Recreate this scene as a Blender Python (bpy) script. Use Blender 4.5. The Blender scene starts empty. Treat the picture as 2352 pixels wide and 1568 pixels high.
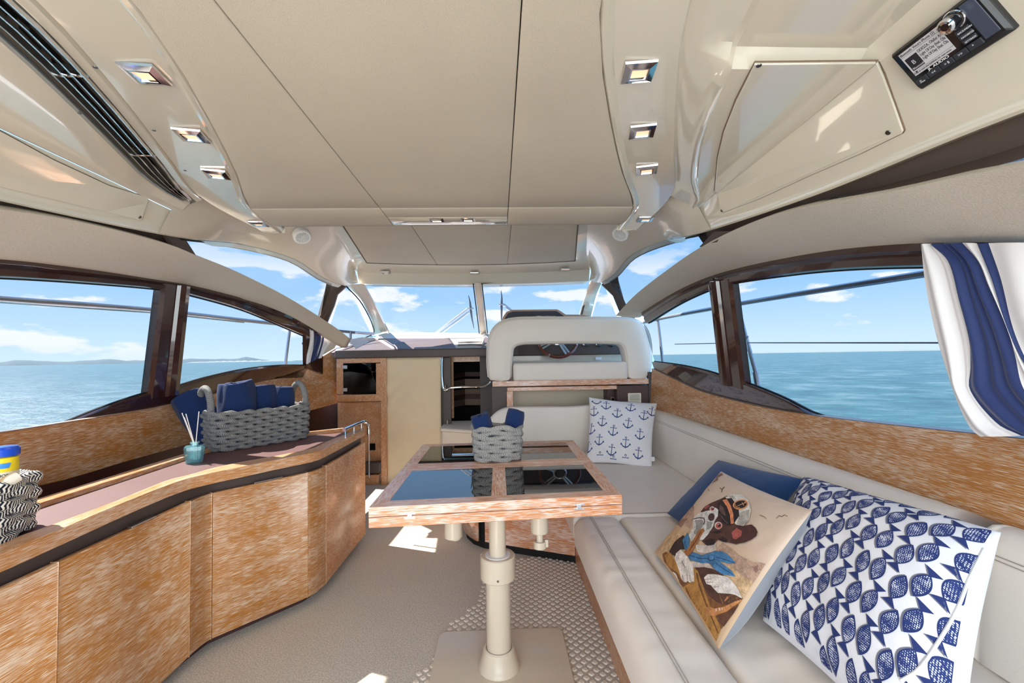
import bpy, bmesh, math, random
from mathutils import Vector, Matrix, noise
random.seed(4)
PI = math.pi
S = bpy.context.scene
COL = S.collection

# ---------------------------------------------------------------- camera
F = 1000.0; H = 1.25                      # focal length in pixels (frame 2352 wide), eye height
yv = Vector((-.031, -.0355, -1)).normalized()      # boat's forward axis seen by the camera
xv = Vector((1, .0162, 0)); xv = (xv - yv*xv.dot(yv)).normalized()
zv = xv.cross(yv).normalized()
M = Matrix((xv, yv, zv))                  # camera -> world
cam_d = bpy.data.cameras.new('camera'); cam = bpy.data.objects.new('camera', cam_d); COL.objects.link(cam)
cam_d.sensor_width = 36; cam_d.lens = 36*F/2352; cam_d.clip_start = .02; cam_d.clip_end = 20000
cam.matrix_world = Matrix.Translation((0, 0, H)) @ M.to_4x4()
S.camera = cam

TINT = .42                                # how much light the tinted glass lets through
# ---------------------------------------------------------------- sky, sun, exposure
S.view_settings.view_transform = 'Standard'; S.view_settings.look = 'None'
S.view_settings.exposure = 0.1; S.view_settings.gamma = 1; S.view_settings.use_curve_mapping = False

def lin(c):
    f = lambda v: v/12.92 if v <= .04045 else ((v+.055)/1.055)**2.4
    return (f(c[0]/255), f(c[1]/255), f(c[2]/255), 1)

W = bpy.data.worlds.new('sky'); S.world = W; W.use_nodes = True
nt = W.node_tree; nt.nodes.clear()
def N(t, kind, **kw):
    n = t.nodes.new(kind)
    for k, v in kw.items():
        if k.startswith('i_'):
            key = k[2:]; key = int(key) if key.isdigit() else key.replace('_', ' ')
            n.inputs[key].default_value = v
        else: setattr(n, k, v)
    return n
def L(t, a, b): t.links.new(a, b)
def ramp(t, fac, stops, interp='LINEAR'):
    r = t.nodes.new('ShaderNodeValToRGB'); r.color_ramp.interpolation = interp
    e = r.color_ramp.elements
    while len(e) < len(stops): e.new(.5)
    for i, (p, c) in enumerate(stops):
        e[i].position = p; e[i].color = c if len(c) == 4 else (*c, 1)
    L(t, fac, r.inputs[0]); return r
def math_(t, op, a, b=None, clamp=False):
    n = t.nodes.new('ShaderNodeMath'); n.operation = op; n.use_clamp = clamp
    for i, v in enumerate((a, b)):
        if v is None: continue
        if hasattr(v, 'links') or hasattr(v, 'is_output'): L(t, v, n.inputs[i])
        else: n.inputs[i].default_value = v
    return n.outputs[0]
def mixc(t, fac, a, b, mode='MIX'):
    n = t.nodes.new('ShaderNodeMix'); n.data_type = 'RGBA'; n.blend_type = mode
    for sock, v in ((n.inputs['Factor'], fac), (n.inputs[6], a), (n.inputs[7], b)):
        if hasattr(v, 'is_output'): L(t, v, sock)
        else: sock.default_value = v
    return n.outputs[2]
tc = N(nt, 'ShaderNodeTexCoord'); sx = N(nt, 'ShaderNodeSeparateXYZ'); L(nt, tc.outputs['Generated'], sx.inputs[0])
zz = sx.outputs['Z']
sky = ramp(nt, zz, [(0, lin((206, 231, 252))), (.05, lin((190, 222, 251))), (.14, lin((152, 200, 247))), (.35, lin((128, 184, 242))), (1, lin((86, 146, 224)))])
az = math_(nt, 'ARCTAN2', sx.outputs['X'], sx.outputs['Y']); el = math_(nt, 'ARCSINE', zz)
def cloudlayer(su, sv, scale, lo, hi, seed, det=5):
    cb = N(nt, 'ShaderNodeCombineXYZ'); L(nt, math_(nt, 'MULTIPLY', az, su), cb.inputs[0]); L(nt, math_(nt, 'MULTIPLY', el, sv), cb.inputs[1])
    cb.inputs[2].default_value = seed
    n = N(nt, 'ShaderNodeTexNoise', i_Scale=scale, i_Detail=det, i_Roughness=.52); L(nt, cb.outputs[0], n.inputs['Vector'])
    r = ramp(nt, n.outputs['Fac'], [(lo, (0, 0, 0)), (hi, (1, 1, 1))]); return r.outputs[0]
low = cloudlayer(1, 2.7, 6.5, .555, .61, 3.7, 6)
lowmask = ramp(nt, zz, [(0, (.25,)*3), (.03, (.8,)*3), (.07, (1, 1, 1)), (.17, (.85,)*3), (.24, (0, 0, 0))]).outputs[0]
hi_ = cloudlayer(1, 1.6, 2.6, .57, .72, 9.1, 7)
himask = ramp(nt, zz, [(.14, (0, 0, 0)), (.3, (.75,)*3), (1, (.8,)*3)]).outputs[0]
cf = math_(nt, 'ADD', math_(nt, 'MULTIPLY', low, lowmask), math_(nt, 'MULTIPLY', hi_, himask), True)
veil = cloudlayer(1, 3.4, 1.7, .45, .8, 21.0, 3)
skc = mixc(nt, math_(nt, 'MULTIPLY', veil, .35), sky.outputs[0], lin((205, 226, 250)))
cc = mixc(nt, cf, skc, lin((240, 244, 252)))
bg = N(nt, 'ShaderNodeBackground'); L(nt, cc, bg.inputs[0]); bg.inputs[1].default_value = 1.05/TINT
wo = N(nt, 'ShaderNodeOutputWorld'); L(nt, bg.outputs[0], wo.inputs[0])

sun_d = bpy.data.lights.new('sun', 'SUN'); sun_d.energy = 27.0; sun_d.angle = .0093; sun_d.color = (1, .95, .88)
sun = bpy.data.objects.new('sun', sun_d); COL.objects.link(sun)
sun.rotation_euler = Vector((.80, -.31, -1)).to_track_quat('-Z', 'Y').to_euler()
# added fill lamp behind the camera, standing in for daylight from unseen cockpit doors
ad = bpy.data.lights.new('cockpit_fill', 'AREA'); ad.shape = 'RECTANGLE'; ad.size = 2.6; ad.size_y = 1.9; ad.energy = 78; ad.color = (.985, .99, .945)
ao = bpy.data.objects.new('cockpit_fill', ad); COL.objects.link(ao); ao.location = (-.23, -1.6, 1.1)
ao.rotation_euler = (math.radians(90), 0, 0)

# ---------------------------------------------------------------- pixel -> point on a real surface
def ray(px, py):
    d = M @ Vector(((px-1176)/F, -(py-784)/F, -1)); return d/d.y
O = Vector((0, 0, H))
def PY(px, py, Y): return O + ray(px, py)*Y
def PZ(px, py, Z):
    d = ray(px, py); return O + d*((Z-H)/d.z)
def PX(px, py, X):
    d = ray(px, py); return O + d*(X/d.x)
XC = -.235
def PH(px, py, half):                     # on the boat's side at a half breadth that may depend on (y, z)
    d = ray(px, py); Y = 2.0
    sgn = 1 if px > 1145 else -1
    for _ in range(40):
        p = O + d*Y
        hv = half(p.y, p.z) if callable(half) else half
        Y += .6*((XC + sgn*hv)/d.x - Y)
    return O + d*Y
def proj(p):
    q = M.transposed() @ (Vector(p)-O); return (1176 - F*q.x/q.z, 784 + F*q.y/q.z)

# ---------------------------------------------------------------- materials
MATS = {}
def newmat(name):
    m = bpy.data.materials.new(name); m.use_nodes = True; MATS[name] = m
    return m, m.node_tree, m.node_tree.nodes['Principled BSDF']
def mat(name, rgb, rough=.5, metal=0, coat=0, spec=.5, bump=None, var=0, sheen=0, emit=None, trans=0, ior=1.5, coatrough=.04):
    m, t, b = newmat(name)
    c = lin(rgb)
    b.inputs['Base Color'].default_value = c; b.inputs['Roughness'].default_value = rough
    b.inputs['Metallic'].default_value = metal; b.inputs['Coat Weight'].default_value = coat; b.inputs['Coat Roughness'].default_value = coatrough; b.inputs['Coat IOR'].default_value = 1.7 if name == 'cream_gelcoat' else 1.5
    b.inputs['Specular IOR Level'].default_value = spec; b.inputs['IOR'].default_value = ior
    b.inputs['Transmission Weight'].default_value = trans
    if sheen: b.inputs['Sheen Weight'].default_value = sheen; b.inputs['Sheen Roughness'].default_value = .5
    if emit: b.inputs['Emission Color'].default_value = lin(emit[0]); b.inputs['Emission Strength'].default_value = emit[1]
    if var or bump:
        tcd = N(t, 'ShaderNodeTexCoord')
    if var:
        n = N(t, 'ShaderNodeTexNoise', i_Scale=5.0, i_Detail=3.0); L(t, tcd.outputs['Object'], n.inputs['Vector'])
        d = tuple(x*(1-var) for x in c[:3]) + (1,); e = tuple(min(1, x*(1+var)) for x in c[:3]) + (1,)
        r = ramp(t, n.outputs['Fac'], [(.3, d), (.7, e)]); L(t, r.outputs[0], b.inputs['Base Color'])
    if bump:
        kind, sc, st = bump
        if kind == 'noise': n = N(t, 'ShaderNodeTexNoise', i_Scale=sc, i_Detail=3.0); o = n.outputs['Fac']
        elif kind == 'voro': n = N(t, 'ShaderNodeTexVoronoi', i_Scale=sc); o = n.outputs['Distance']
        elif kind == 'wave': n = N(t, 'ShaderNodeTexWave', i_Scale=sc, i_Distortion=1.0); o = n.outputs['Fac']
        L(t, tcd.outputs['Object'], n.inputs['Vector'])
        bp = N(t, 'ShaderNodeBump', i_Strength=st, i_Distance=.002); L(t, o, bp.inputs['Height']); L(t, bp.outputs[0], b.inputs['Normal'])
    return m

def woodmat(name, base, dark, lime, amount=.5, rough=.32, coat=.25, fu=19, fv=600):
    """limed oak: warm brown with pale broken pore lines running along U (metres)"""
    m, t, b = newmat(name)
    uv = N(t, 'ShaderNodeUVMap'); sep = N(t, 'ShaderNodeSeparateXYZ'); L(t, uv.outputs[0], sep.inputs[0])
    wn = N(t, 'ShaderNodeTexNoise', i_Scale=3.0, i_Detail=2.0); L(t, uv.outputs[0], wn.inputs['Vector'])
    v2 = math_(t, 'ADD', sep.outputs[1], math_(t, 'MULTIPLY', wn.outputs['Fac'], .012))
    def streak(u, v, z, det, rg=.6):
        c = N(t, 'ShaderNodeCombineXYZ'); L(t, math_(t, 'MULTIPLY', sep.outputs[0], u), c.inputs[0]); L(t, math_(t, 'MULTIPLY', v2, v), c.inputs[1]); c.inputs[2].default_value = z
        n = N(t, 'ShaderNodeTexNoise', i_Scale=1.0, i_Detail=det, i_Roughness=rg); L(t, c.outputs[0], n.inputs['Vector']); return n.outputs['Fac']
    s1 = streak(fu, fv, 0, 1.0); s2 = streak(3, 14, 5, 3.0); s3 = streak(5, 60, 9, 2.0)
    th = math_(t, 'ADD', s1, math_(t, 'MULTIPLY', math_(t, 'SUBTRACT', s2, .5), .45))
    lo = .60 - amount*.2
    fac = ramp(t, th, [(lo, (0, 0, 0)), (lo+.055, (1, 1, 1))]).outputs[0]
    bc = mixc(t, s3, lin(dark), lin(base))
    col = mixc(t, math_(t, 'MULTIPLY', fac, .74), bc, lin(lime))
    L(t, col, b.inputs['Base Color']); b.inputs['Roughness'].default_value = rough; b.inputs['Coat Weight'].default_value = coat; b.inputs['Coat Roughness'].default_value = .15
    bp = N(t, 'ShaderNodeBump', i_Strength=.25, i_Distance=.001); L(t, fac, bp.inputs['Height']); L(t, bp.outputs[0], b.inputs['Normal'])
    return m
wood = woodmat('limed_oak', (188, 126, 58), (162, 100, 40), (224, 204, 180), .42)
wood_pale = woodmat('pale_limed_oak', (200, 138, 78), (182, 118, 60), (228, 208, 188), .48)
wood_red = woodmat('satin_oak', (204, 140, 88), (178, 112, 62), (218, 184, 152), .44, .36, .3, 30, 330)
wood_edge = woodmat('table_oak', (208, 140, 90), (194, 116, 60), (236, 220, 208), .56, .3, .5, 16, 460)
gel = mat('cream_gelcoat', (214, 205, 188), .12, coat=1, var=.012, coatrough=.03)
gel_matte = mat('cream_moulding', (212, 202, 186), .3, coat=.5)
def liner(name, rgb, sc=900, st=.35, rough=.55):
    m, t, b = newmat(name); b.inputs['Roughness'].default_value = rough; b.inputs['Specular IOR Level'].default_value = .3
    tcd = N(t, 'ShaderNodeTexCoord'); v = N(t, 'ShaderNodeTexVoronoi', i_Scale=sc*.33); L(t, tcd.outputs['Object'], v.inputs['Vector'])
    n = N(t, 'ShaderNodeTexNoise', i_Scale=2.2, i_Detail=3.0); L(t, tcd.outputs['Object'], n.inputs['Vector'])
    c = lin(rgb); d = tuple(x*.93 for x in c[:3])+(1,)
    r = ramp(t, n.outputs['Fac'], [(.35, d), (.65, c)])
    c2 = mixc(t, math_(t, 'MULTIPLY', v.outputs['Distance'], .22), r.outputs[0], (.12, .09, .07, 1)); L(t, c2, b.inputs['Base Color'])
    bp = N(t, 'ShaderNodeBump', i_Strength=st, i_Distance=.001); L(t, v.outputs['Distance'], bp.inputs['Height']); L(t, bp.outputs[0], b.inputs['Normal'])
    return m
head = liner('headliner_vinyl', (208, 196, 178), 1500, .22)
head2 = liner('window_trim_vinyl', (220, 209, 193), 700, .5)
brownf = mat('dark_brown_vinyl', (78, 64, 58), .5, bump=('noise', 300, .15))
browng = mat('gloss_brown_lacquer', (56, 30, 24), .2, coat=1)
brownd = mat('dark_brown_panel', (72, 46, 42), .45)
inlay = mat('oxblood_leather_inlay', (98, 66, 64), .55, bump=('noise', 700, .25), var=.06)
black = mat('black_gap', (12, 9, 8), .8)
chrome = mat('chrome', (225, 226, 230), .06, metal=1)
steel = mat('brushed_steel', (190, 188, 184), .3, metal=1)
screwm = mat('screw_metal', (120, 115, 110), .35, metal=1)
leather = mat('cream_leather', (230, 220, 209), .42, spec=.35, bump=('noise', 260, .12), var=.02)
leather2 = mat('ivory_leather', (233, 224, 213), .4, spec=.35, bump=('noise', 240, .1), var=.02)
stitch = mat('stitching', (160, 150, 138), .7)
creamp = mat('cream_paint', (206, 192, 170), .28, coat=.5)
nylon = mat('white_nylon', (232, 232, 232), .4)
blk = mat('black_plastic', (28, 28, 30), .35)
blk2 = mat('black_gloss', (10, 10, 12), .08, coat=1)
lcd = mat('lcd_screen', (172, 170, 172), .5, emit=((172, 168, 172), .25))
ink = mat('lcd_ink', (26, 26, 34), .6)
wht = mat('white_print', (225, 225, 228), .5)
dashg = mat('dash_grey_vinyl', (112, 98, 98), .5, bump=('noise', 400, .15))
dashc = mat('dash_cream', (214, 206, 194), .45)
curtainp = mat('cream_wall_fabric', (222, 200, 166), .7, bump=('noise', 5, .5), var=.03)
def carpet():
    m, t, b = newmat('loop_carpet'); b.inputs['Roughness'].default_value = .95; b.inputs['Specular IOR Level'].default_value = .1
    tcd = N(t, 'ShaderNodeTexCoord')
    n = N(t, 'ShaderNodeTexNoise', i_Scale=160.0, i_Detail=4.0); L(t, tcd.outputs['Object'], n.inputs['Vector'])
    n2 = N(t, 'ShaderNodeTexNoise', i_Scale=3.0, i_Detail=4.0); L(t, tcd.outputs['Object'], n2.inputs['Vector'])
    r = ramp(t, n.outputs['Fac'], [(.3, lin((176, 166, 152))), (.7, lin((228, 220, 207)))])
    c = mixc(t, math_(t, 'MULTIPLY', n2.outputs['Fac'], .35), r.outputs[0], lin((172, 163, 150)))
    L(t, c, b.inputs['Base Color'])
    bp = N(t, 'ShaderNodeBump', i_Strength=.7, i_Distance=.003); L(t, n.outputs['Fac'], bp.inputs['Height']); L(t, bp.outputs[0], b.inputs['Normal'])
    return m
carp = carpet()
carpstep = mat('pale_carpet', (226, 214, 200), .95, spec=.1, bump=('noise', 260, 1.0), var=.04)
tufts = mat('carpet_tuft', (224, 211, 194), .95, spec=.1, bump=('noise', 300, 1.0), var=.05)
def glassm(name, tint, refl=1.0):
    m = bpy.data.materials.new(name); m.use_nodes = True; t = m.node_tree; t.nodes.clear()
    tr = N(t, 'ShaderNodeBsdfTransparent'); tr.inputs[0].default_value = (tint[0], tint[1], tint[2], 1)
    gl = N(t, 'ShaderNodeBsdfGlossy', i_Roughness=.0); lw = N(t, 'ShaderNodeLayerWeight', i_Blend=.5); fr = math_(t, 'ADD', math_(t, 'MULTIPLY', math_(t, 'POWER', lw.outputs['Facing'], 4.0), .8), .04)
    mx = N(t, 'ShaderNodeMixShader'); L(t, math_(t, 'MULTIPLY', fr, refl), mx.inputs[0]); L(t, tr.outputs[0], mx.inputs[1]); L(t, gl.outputs[0], mx.inputs[2])
    o = N(t, 'ShaderNodeOutputMaterial'); L(t, mx.outputs[0], o.inputs[0]); return m
glass = glassm('tinted_window_glass', (TINT, TINT, TINT), .15)
glass_dark = glassm('smoked_cabinet_glass', (.10, .08, .07), 1.0)
def clothmat(name, rgb, sc=500, st=.5, sheen=.3, rough=.85):
    return mat(name, rgb, rough, spec=.2, bump=('noise', sc, st), var=.05, sheen=sheen)
navy = clothmat('navy_towelling', (22, 44, 88), 260, 1.6, .12)
whitecl = clothmat('white_canvas', (236, 234, 236), 900, .3, .1)
navyp = mat('navy_print', (52, 78, 130), .8)
bluev = clothmat('blue_velvet', (26, 66, 116), 700, .2, .2, .6)
greyv = clothmat('grey_velvet', (146, 148, 152), 700, .2, .3, .6)
def ropemat(name, hi, lo, pitch=150):
    """braided rope: chevrons along U (metres) and around V (0..1)"""
    m, t, b = newmat(name); b.inputs['Roughness'].default_value = .8; b.inputs['Specular IOR Level'].default_value = .2
    uv = N(t, 'ShaderNodeUVMap'); sep = N(t, 'ShaderNodeSeparateXYZ'); L(t, uv.outputs[0], sep.inputs[0])
    z = math_(t, 'PINGPONG', math_(t, 'MULTIPLY', sep.outputs[1], 5.0), .5)
    a = math_(t, 'ADD', math_(t, 'MULTIPLY', sep.outputs[0], pitch), math_(t, 'MULTIPLY', z, 1.3))
    f = math_(t, 'FRACT', a)
    n = N(t, 'ShaderNodeTexNoise', i_Scale=40.0); L(t, uv.outputs[0], n.inputs['Vector'])
    r = ramp(t, math_(t, 'ADD', f, math_(t, 'MULTIPLY', math_(t, 'SUBTRACT', n.outputs['Fac'], .5), .5)), [(.46, lin(hi)), (.54, lin(lo))]); L(t, r.outputs[0], b.inputs['Base Color'])
    bp = N(t, 'ShaderNodeBump', i_Strength=.6, i_Distance=.002); L(t, r.outputs[0], bp.inputs['Height']); L(t, bp.outputs[0], b.inputs['Normal'])
    return m
rope = ropemat('grey_braided_rope', (172, 170, 160), (52, 56, 74), 190)
rope3 = ropemat('fine_black_white_rope', (206, 202, 192), (48, 52, 64), 200)
rope2 = ropemat('black_white_braided_rope', (236, 232, 222), (34, 38, 50), 110)

# ---------------------------------------------------------------- object helpers
WL = {}
def setp(o, label=None, cat=None, group=None, kind=None):
    if label: o['label'] = label
    if cat: o['category'] = cat
    if group: o['group'] = group
    if kind: o['kind'] = kind
    return o
def thing(name, label, cat, loc=(0, 0, 0), group=None, kind=None):
    o = bpy.data.objects.new(name, None); COL.objects.link(o); o.location = loc; o.empty_display_size = .05
    WL[o] = Vector(loc); return setp(o, label, cat, group, kind)

class MB:
    def __init__(s, smooth=False): s.v = []; s.f = []; s.uv = []; s.sm = []; s.smooth = smooth
    def add(s, vs, fs, uvs=None, smooth=None):
        b = len(s.v); s.v += [Vector(p) for p in vs]
        for i, f in enumerate(fs):
            s.f.append([b+j for j in f]); s.uv.append(uvs[i] if uvs else None); s.sm.append(s.smooth if smooth is None else smooth)
        return s
    def box(s, lo, hi, R=None, c=None):
        x0, y0, z0 = lo; x1, y1, z1 = hi
        vs = [Vector(p) for p in [(x0, y0, z0), (x1, y0, z0), (x1, y1, z0), (x0, y1, z0), (x0, y0, z1), (x1, y0, z1), (x1, y1, z1), (x0, y1, z1)]]
        if R is not None: vs = [R @ p for p in vs]
        if c is not None: vs = [p + Vector(c) for p in vs]
        return s.add(vs, [(0, 3, 2, 1), (4, 5, 6, 7), (0, 1, 5, 4), (1, 2, 6, 5), (2, 3, 7, 6), (3, 0, 4, 7)])
    def prism(s, poly, d):                # 3-D polygon pushed along vector d
        n = len(poly); d = Vector(d); vs = [Vector(p) for p in poly]; vs += [p+d for p in vs]
        fs = [tuple(range(n))[::-1], tuple(range(n, 2*n))] + [(i, (i+1) % n, n+(i+1) % n, n+i) for i in range(n)]
        return s.add(vs, fs)
    def grid(s, rows, closed=False, smooth=True, uvs=None, flip=False):
        m = len(rows[0]); b = [p for r in rows for p in r]; fs = []; U = []
        for i in range(len(rows)-1):
            for j in range(m if closed else m-1):
                k = (j+1) % m; f = (i*m+j, i*m+k, (i+1)*m+k, (i+1)*m+j)
                if uvs: u = [uvs[i][j], uvs[i][j+1], uvs[i+1][j+1], uvs[i+1][j]]
                if flip: f = f[::-1]; u = u[::-1] if uvs else None
                fs.append(f)
                if uvs: U.append(u)
        return s.add(b, fs, U if uvs else None, smooth)
    def tube(s, path, r, n=10, closed=False, caps=True, smooth=True):
        P = [Vector(p) for p in path]; m = len(P); rr = r if isinstance(r, (list, tuple)) else [r]*m
        rows = []; uv = []; up = None; acc = 0
        for i, p in enumerate(P):
            t = (P[(i+1) % m]-P[i-1]) if closed else (P[min(i+1, m-1)]-P[max(i-1, 0)])
            t.normalize()
            if up is None: up = t.orthogonal().normalized() if abs(t.z) > .9 else Vector((0, 0, 1))
            a = (up - t*up.dot(t)).normalized(); c = t.cross(a); up = a
            if i: acc += (P[i]-P[i-1]).length
            rows.append([p + (a*math.cos(2*PI*k/n)+c*math.sin(2*PI*k/n))*rr[i] for k in range(n)])
            uv.append([(acc, k/n) for k in range(n+1)])
        if closed:
            rows.append(rows[0]); uv.append([(acc+(P[0]-P[-1]).length, k/n) for k in range(n+1)])
        s.grid(rows, True, smooth, uv)
        if caps and not closed:
            b = len(s.v)
            s.add(rows[0], [tuple(range(n))[::-1]], None, False); s.add(rows[-1], [tuple(range(n))], None, False)
        return s
    def lathe(s, prof, c=(0, 0, 0), n=24, R=None, smooth=True):
        rows = []
        for r, z in prof:
            row = [Vector((r*math.cos(2*PI*k/n), r*math.sin(2*PI*k/n), z)) for k in range(n)]
            if R is not None: row = [R @ p for p in row]
            rows.append([p + Vector(c) for p in row])
        return s.grid(rows, True, smooth)
    def build(s, name, m, parent=None, grain=None, bevel=0, seg=2, solid=0, off=-1, sub=0, label=None, angle=None, merge=False):
        me = bpy.data.meshes.new(name); w = WL[parent] if parent else Vector((0, 0, 0))
        me.from_pydata([tuple(p-w) for p in s.v], [], s.f)
        me.materials.append(m)
        uvl = me.uv_layers.new(name='UVMap'); g = Vector(grain).normalized() if grain else None
        for pi, p in enumerate(me.polygons):
            p.use_smooth = s.sm[pi]
            u = s.uv[pi]
            if u is not None and g is None:
                for k, li in enumerate(p.loop_indices): uvl.data[li].uv = u[k][:2]
            elif g is not None:
                n = p.normal
                gg = g - n*g.dot(n)
                if gg.length < .3: gg = n.orthogonal()
                gg.normalize(); c = n.cross(gg)
                for k, li in enumerate(p.loop_indices):
                    q = s.v[me.loops[li].vertex_index]; uvl.data[li].uv = (q.dot(gg), q.dot(c))
        if any(s.sm) and not sub: me.set_sharp_from_angle(angle=math.radians(angle or 30))
        if merge:
            bm = bmesh.new(); bm.from_mesh(me); bmesh.ops.remove_doubles(bm, verts=bm.verts, dist=1e-5); bm.to_mesh(me); bm.free()
        o = bpy.data.objects.new(name, me); COL.objects.link(o)
        if parent: o.parent = parent
        WL[o] = w
        if solid:
            q = o.modifiers.new('t', 'SOLIDIFY'); q.thickness = solid; q.offset = off
        if bevel:
            q = o.modifiers.new('b', 'BEVEL'); q.width = bevel; q.segments = seg; q.limit_method = 'ANGLE'; q.angle_limit = math.radians(35)
        if sub:
            q = o.modifiers.new('s', 'SUBSURF'); q.levels = sub; q.render_levels = sub
        if label: o['label'] = label
        return o
def struct(name, label=None, loc=(0, 0, 0)):
    o = bpy.data.objects.new(name, None); COL.objects.link(o); o.location = loc; WL[o] = Vector(loc); o['kind'] = 'structure'
    if label: o['label'] = label
    return o

def lerp(a, b, t): return a + (b-a)*t
def interp(pts, x):                       # piecewise smooth (Catmull-Rom) value lookup, pts sorted by first item
    if x <= pts[0][0]:
        k = 0; t = (x-pts[0][0])/(pts[1][0]-pts[0][0])
        return tuple(lerp(a, b, t) for a, b in zip(pts[0][1:], pts[1][1:]))
    if x >= pts[-1][0]:
        t = (x-pts[-2][0])/(pts[-1][0]-pts[-2][0])
        return tuple(lerp(a, b, t) for a, b in zip(pts[-2][1:], pts[-1][1:]))
    for k in range(len(pts)-1):
        if pts[k][0] <= x <= pts[k+1][0]: break
    t = (x-pts[k][0])/(pts[k+1][0]-pts[k][0]); out = []
    h = pts[k+1][0]-pts[k][0]
    for c in range(1, len(pts[0])):
        def slope(i):
            if i <= 0: return (pts[1][c]-pts[0][c])/(pts[1][0]-pts[0][0])
            if i >= len(pts)-1: return (pts[-1][c]-pts[-2][c])/(pts[-1][0]-pts[-2][0])
            return (pts[i+1][c]-pts[i-1][c])/(pts[i+1][0]-pts[i-1][0])
        m0 = slope(k)*h; m1 = slope(k+1)*h; a = pts[k][c]; b = pts[k+1][c]
        out.append((2*t**3-3*t**2+1)*a+(t**3-2*t**2+t)*m0+(-2*t**3+3*t**2)*b+(t**3-t**2)*m1)
    return tuple(out)
def resample(P, n):
    P = [Vector(p) for p in P]; d = [0]
    for a, b in zip(P, P[1:]): d.append(d[-1]+(b-a).length)
    pts = [(d[i], *P[i]) for i in range(len(P))]
    return [Vector(interp(pts, d[-1]*k/(n-1))) for k in range(n)]
def linres(P, n):
    P = [Vector(p) for p in P]; d = [0]
    for a, b in zip(P, P[1:]): d.append(d[-1]+(b-a).length)
    out = []
    for k in range(n):
        x = d[-1]*k/(n-1); i = 0
        while i < len(d)-2 and d[i+1] < x: i += 1
        out.append(P[i].lerp(P[i+1], (x-d[i])/max(1e-9, d[i+1]-d[i])))
    return out
def side(sg, Y, half, z): return Vector((XC + sg*half, Y, z))
def dupe(src, loc=None, rotz=None, label=None, group=None, parent=None, rot=None):
    r = src.copy(); COL.objects.link(r); WL[r] = Vector(loc) if loc else WL[src].copy()
    if parent is not None: r.parent = parent
    if loc is not None: r.location = loc
    if rotz is not None: r.rotation_euler = (0, 0, rotz)
    if rot is not None: r.rotation_euler = rot
    if label: r['label'] = label
    if group: r['group'] = group
    for c in src.children:
        d = c.copy(); COL.objects.link(d); d.parent = r; WL[d] = WL[r]
        for g in c.children:
            e = g.copy(); COL.objects.link(e); e.parent = d; WL[e] = WL[r]
    return r
# ================================================================ FLOOR
fl = MB(); fl.grid([[(x*.5-2.2, y*.5-1.8, 0) for x in range(8)] for y in range(15)], smooth=False)
floor = fl.build('floor', carp); floor['kind'] = 'structure'; floor['label'] = 'beige loop pile carpet on the cabin sole'
# raised diamond tufts of the carpet, too small to count, right of the table and around its pillar
tf = MB(); 
for i in range(-44, 44):
    for j in range(-44, 60):
        q = Vector((i*.031, j*.031, 0)); q = Matrix.Rotation(math.radians(40), 3, 'Z') @ q + Vector((.1, 1.7, 0))
        if not (-.62 < q.x < .46 and .9 < q.y < 2.75): continue
        if q.x < -.42 + (q.y-1.6)*.40 - .12*noise.noise(q*3): continue
        r = .0128; c = q
        ring = [c + Vector((r*math.cos(a), r*math.sin(a), .0005)) for a in [k*PI/2+.7+PI/4+e_ for k in range(4) for e_ in (-.25, .25)]]
        top = [c + (p-c)*.7 + Vector((0, 0, .0042)) for p in ring]
        tf.grid([ring, top], True, True); tf.add(top, [tuple(range(8))], None, True)
t_ = tf.build('carpet_tufts', tufts, floor); t_['kind'] = 'stuff'

# ================================================================ CEILING
ZC = 1.94
E0 = [(-.9, .33), (-.3, .36), (.4, .40), (.84, .447), (1.22, .565), (1.6, .71), (1.97, .865), (2.33, .90)]     # y -> half breadth of the vinyl centre
ceiling = struct('ceiling', 'cream vinyl headliner and gelcoat mouldings over the saloon')
def e0(y): return interp(E0, y)[0]
YS = [-1.2, -.6, -.2, .2, .5, .84, 1.03, 1.22, 1.41, 1.6, 1.8, 1.955]
YF = [1.965, 2.08, 2.18, 2.25, 2.29]
def zlip(y): return ZC + (.0 if y < 2.2 else ((y-2.2)/.09)**2*.035)
def panel(xf0, xf1, ys, name, m):
    mb = MB(True); n = 7
    rows = [[Vector((XC + lerp(xf0(y), xf1(y), k/(n-1)), y, zlip(y))) for k in range(n)] for y in ys]
    mb.grid(rows, smooth=True)
    return mb.build(name, m, ceiling, solid=.012, off=1 if False else -1, bevel=.003, merge=True)
g = .0012; sm = .29
panel(lambda y: -e0(y), lambda y: -sm-g, YS, 'ceiling_panel', head)
panel(lambda y: -sm+g, lambda y: sm-g, YS, 'ceiling_panel', head)
panel(lambda y: sm+g, lambda y: e0(y), YS, 'ceiling_panel', head)
panel(lambda y: -e0(y), lambda y: -sm-g, YF, 'ceiling_panel', head)
panel(lambda y: sm+g, lambda y: e0(y), YF, 'ceiling_panel', head)
panel(lambda y: -sm+g, lambda y: sm-g, [1.965, 2.03, 2.09], 'ceiling_panel', head)
panel(lambda y: -sm+g, lambda y: sm-g, [2.092, 2.14, 2.2, 2.25, 2.285], 'gloss_panel', gel)
# dark backing just above the seams, and the roof
mb = MB(); mb.box((XC-.6, -1.3, 1.956), (XC+.6, 2.2, 1.97)); mb.build('seam_backing', black, ceiling)
mb = MB(); mb.box((XC-.30, 2.30, 2.0), (XC+.295, 2.42, 2.10)); mb.build('hatch_housing', gel, ceiling, bevel=.01)
# lip front face
mb = MB(True); mb.grid([[Vector((XC+sg, 2.29+.0*k, 1.955+k*.05)) for sg in [-.9, -.45, 0, .45, .9]] for k in range(5)]); mb.build('lip_face', head, ceiling, solid=.02)

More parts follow.
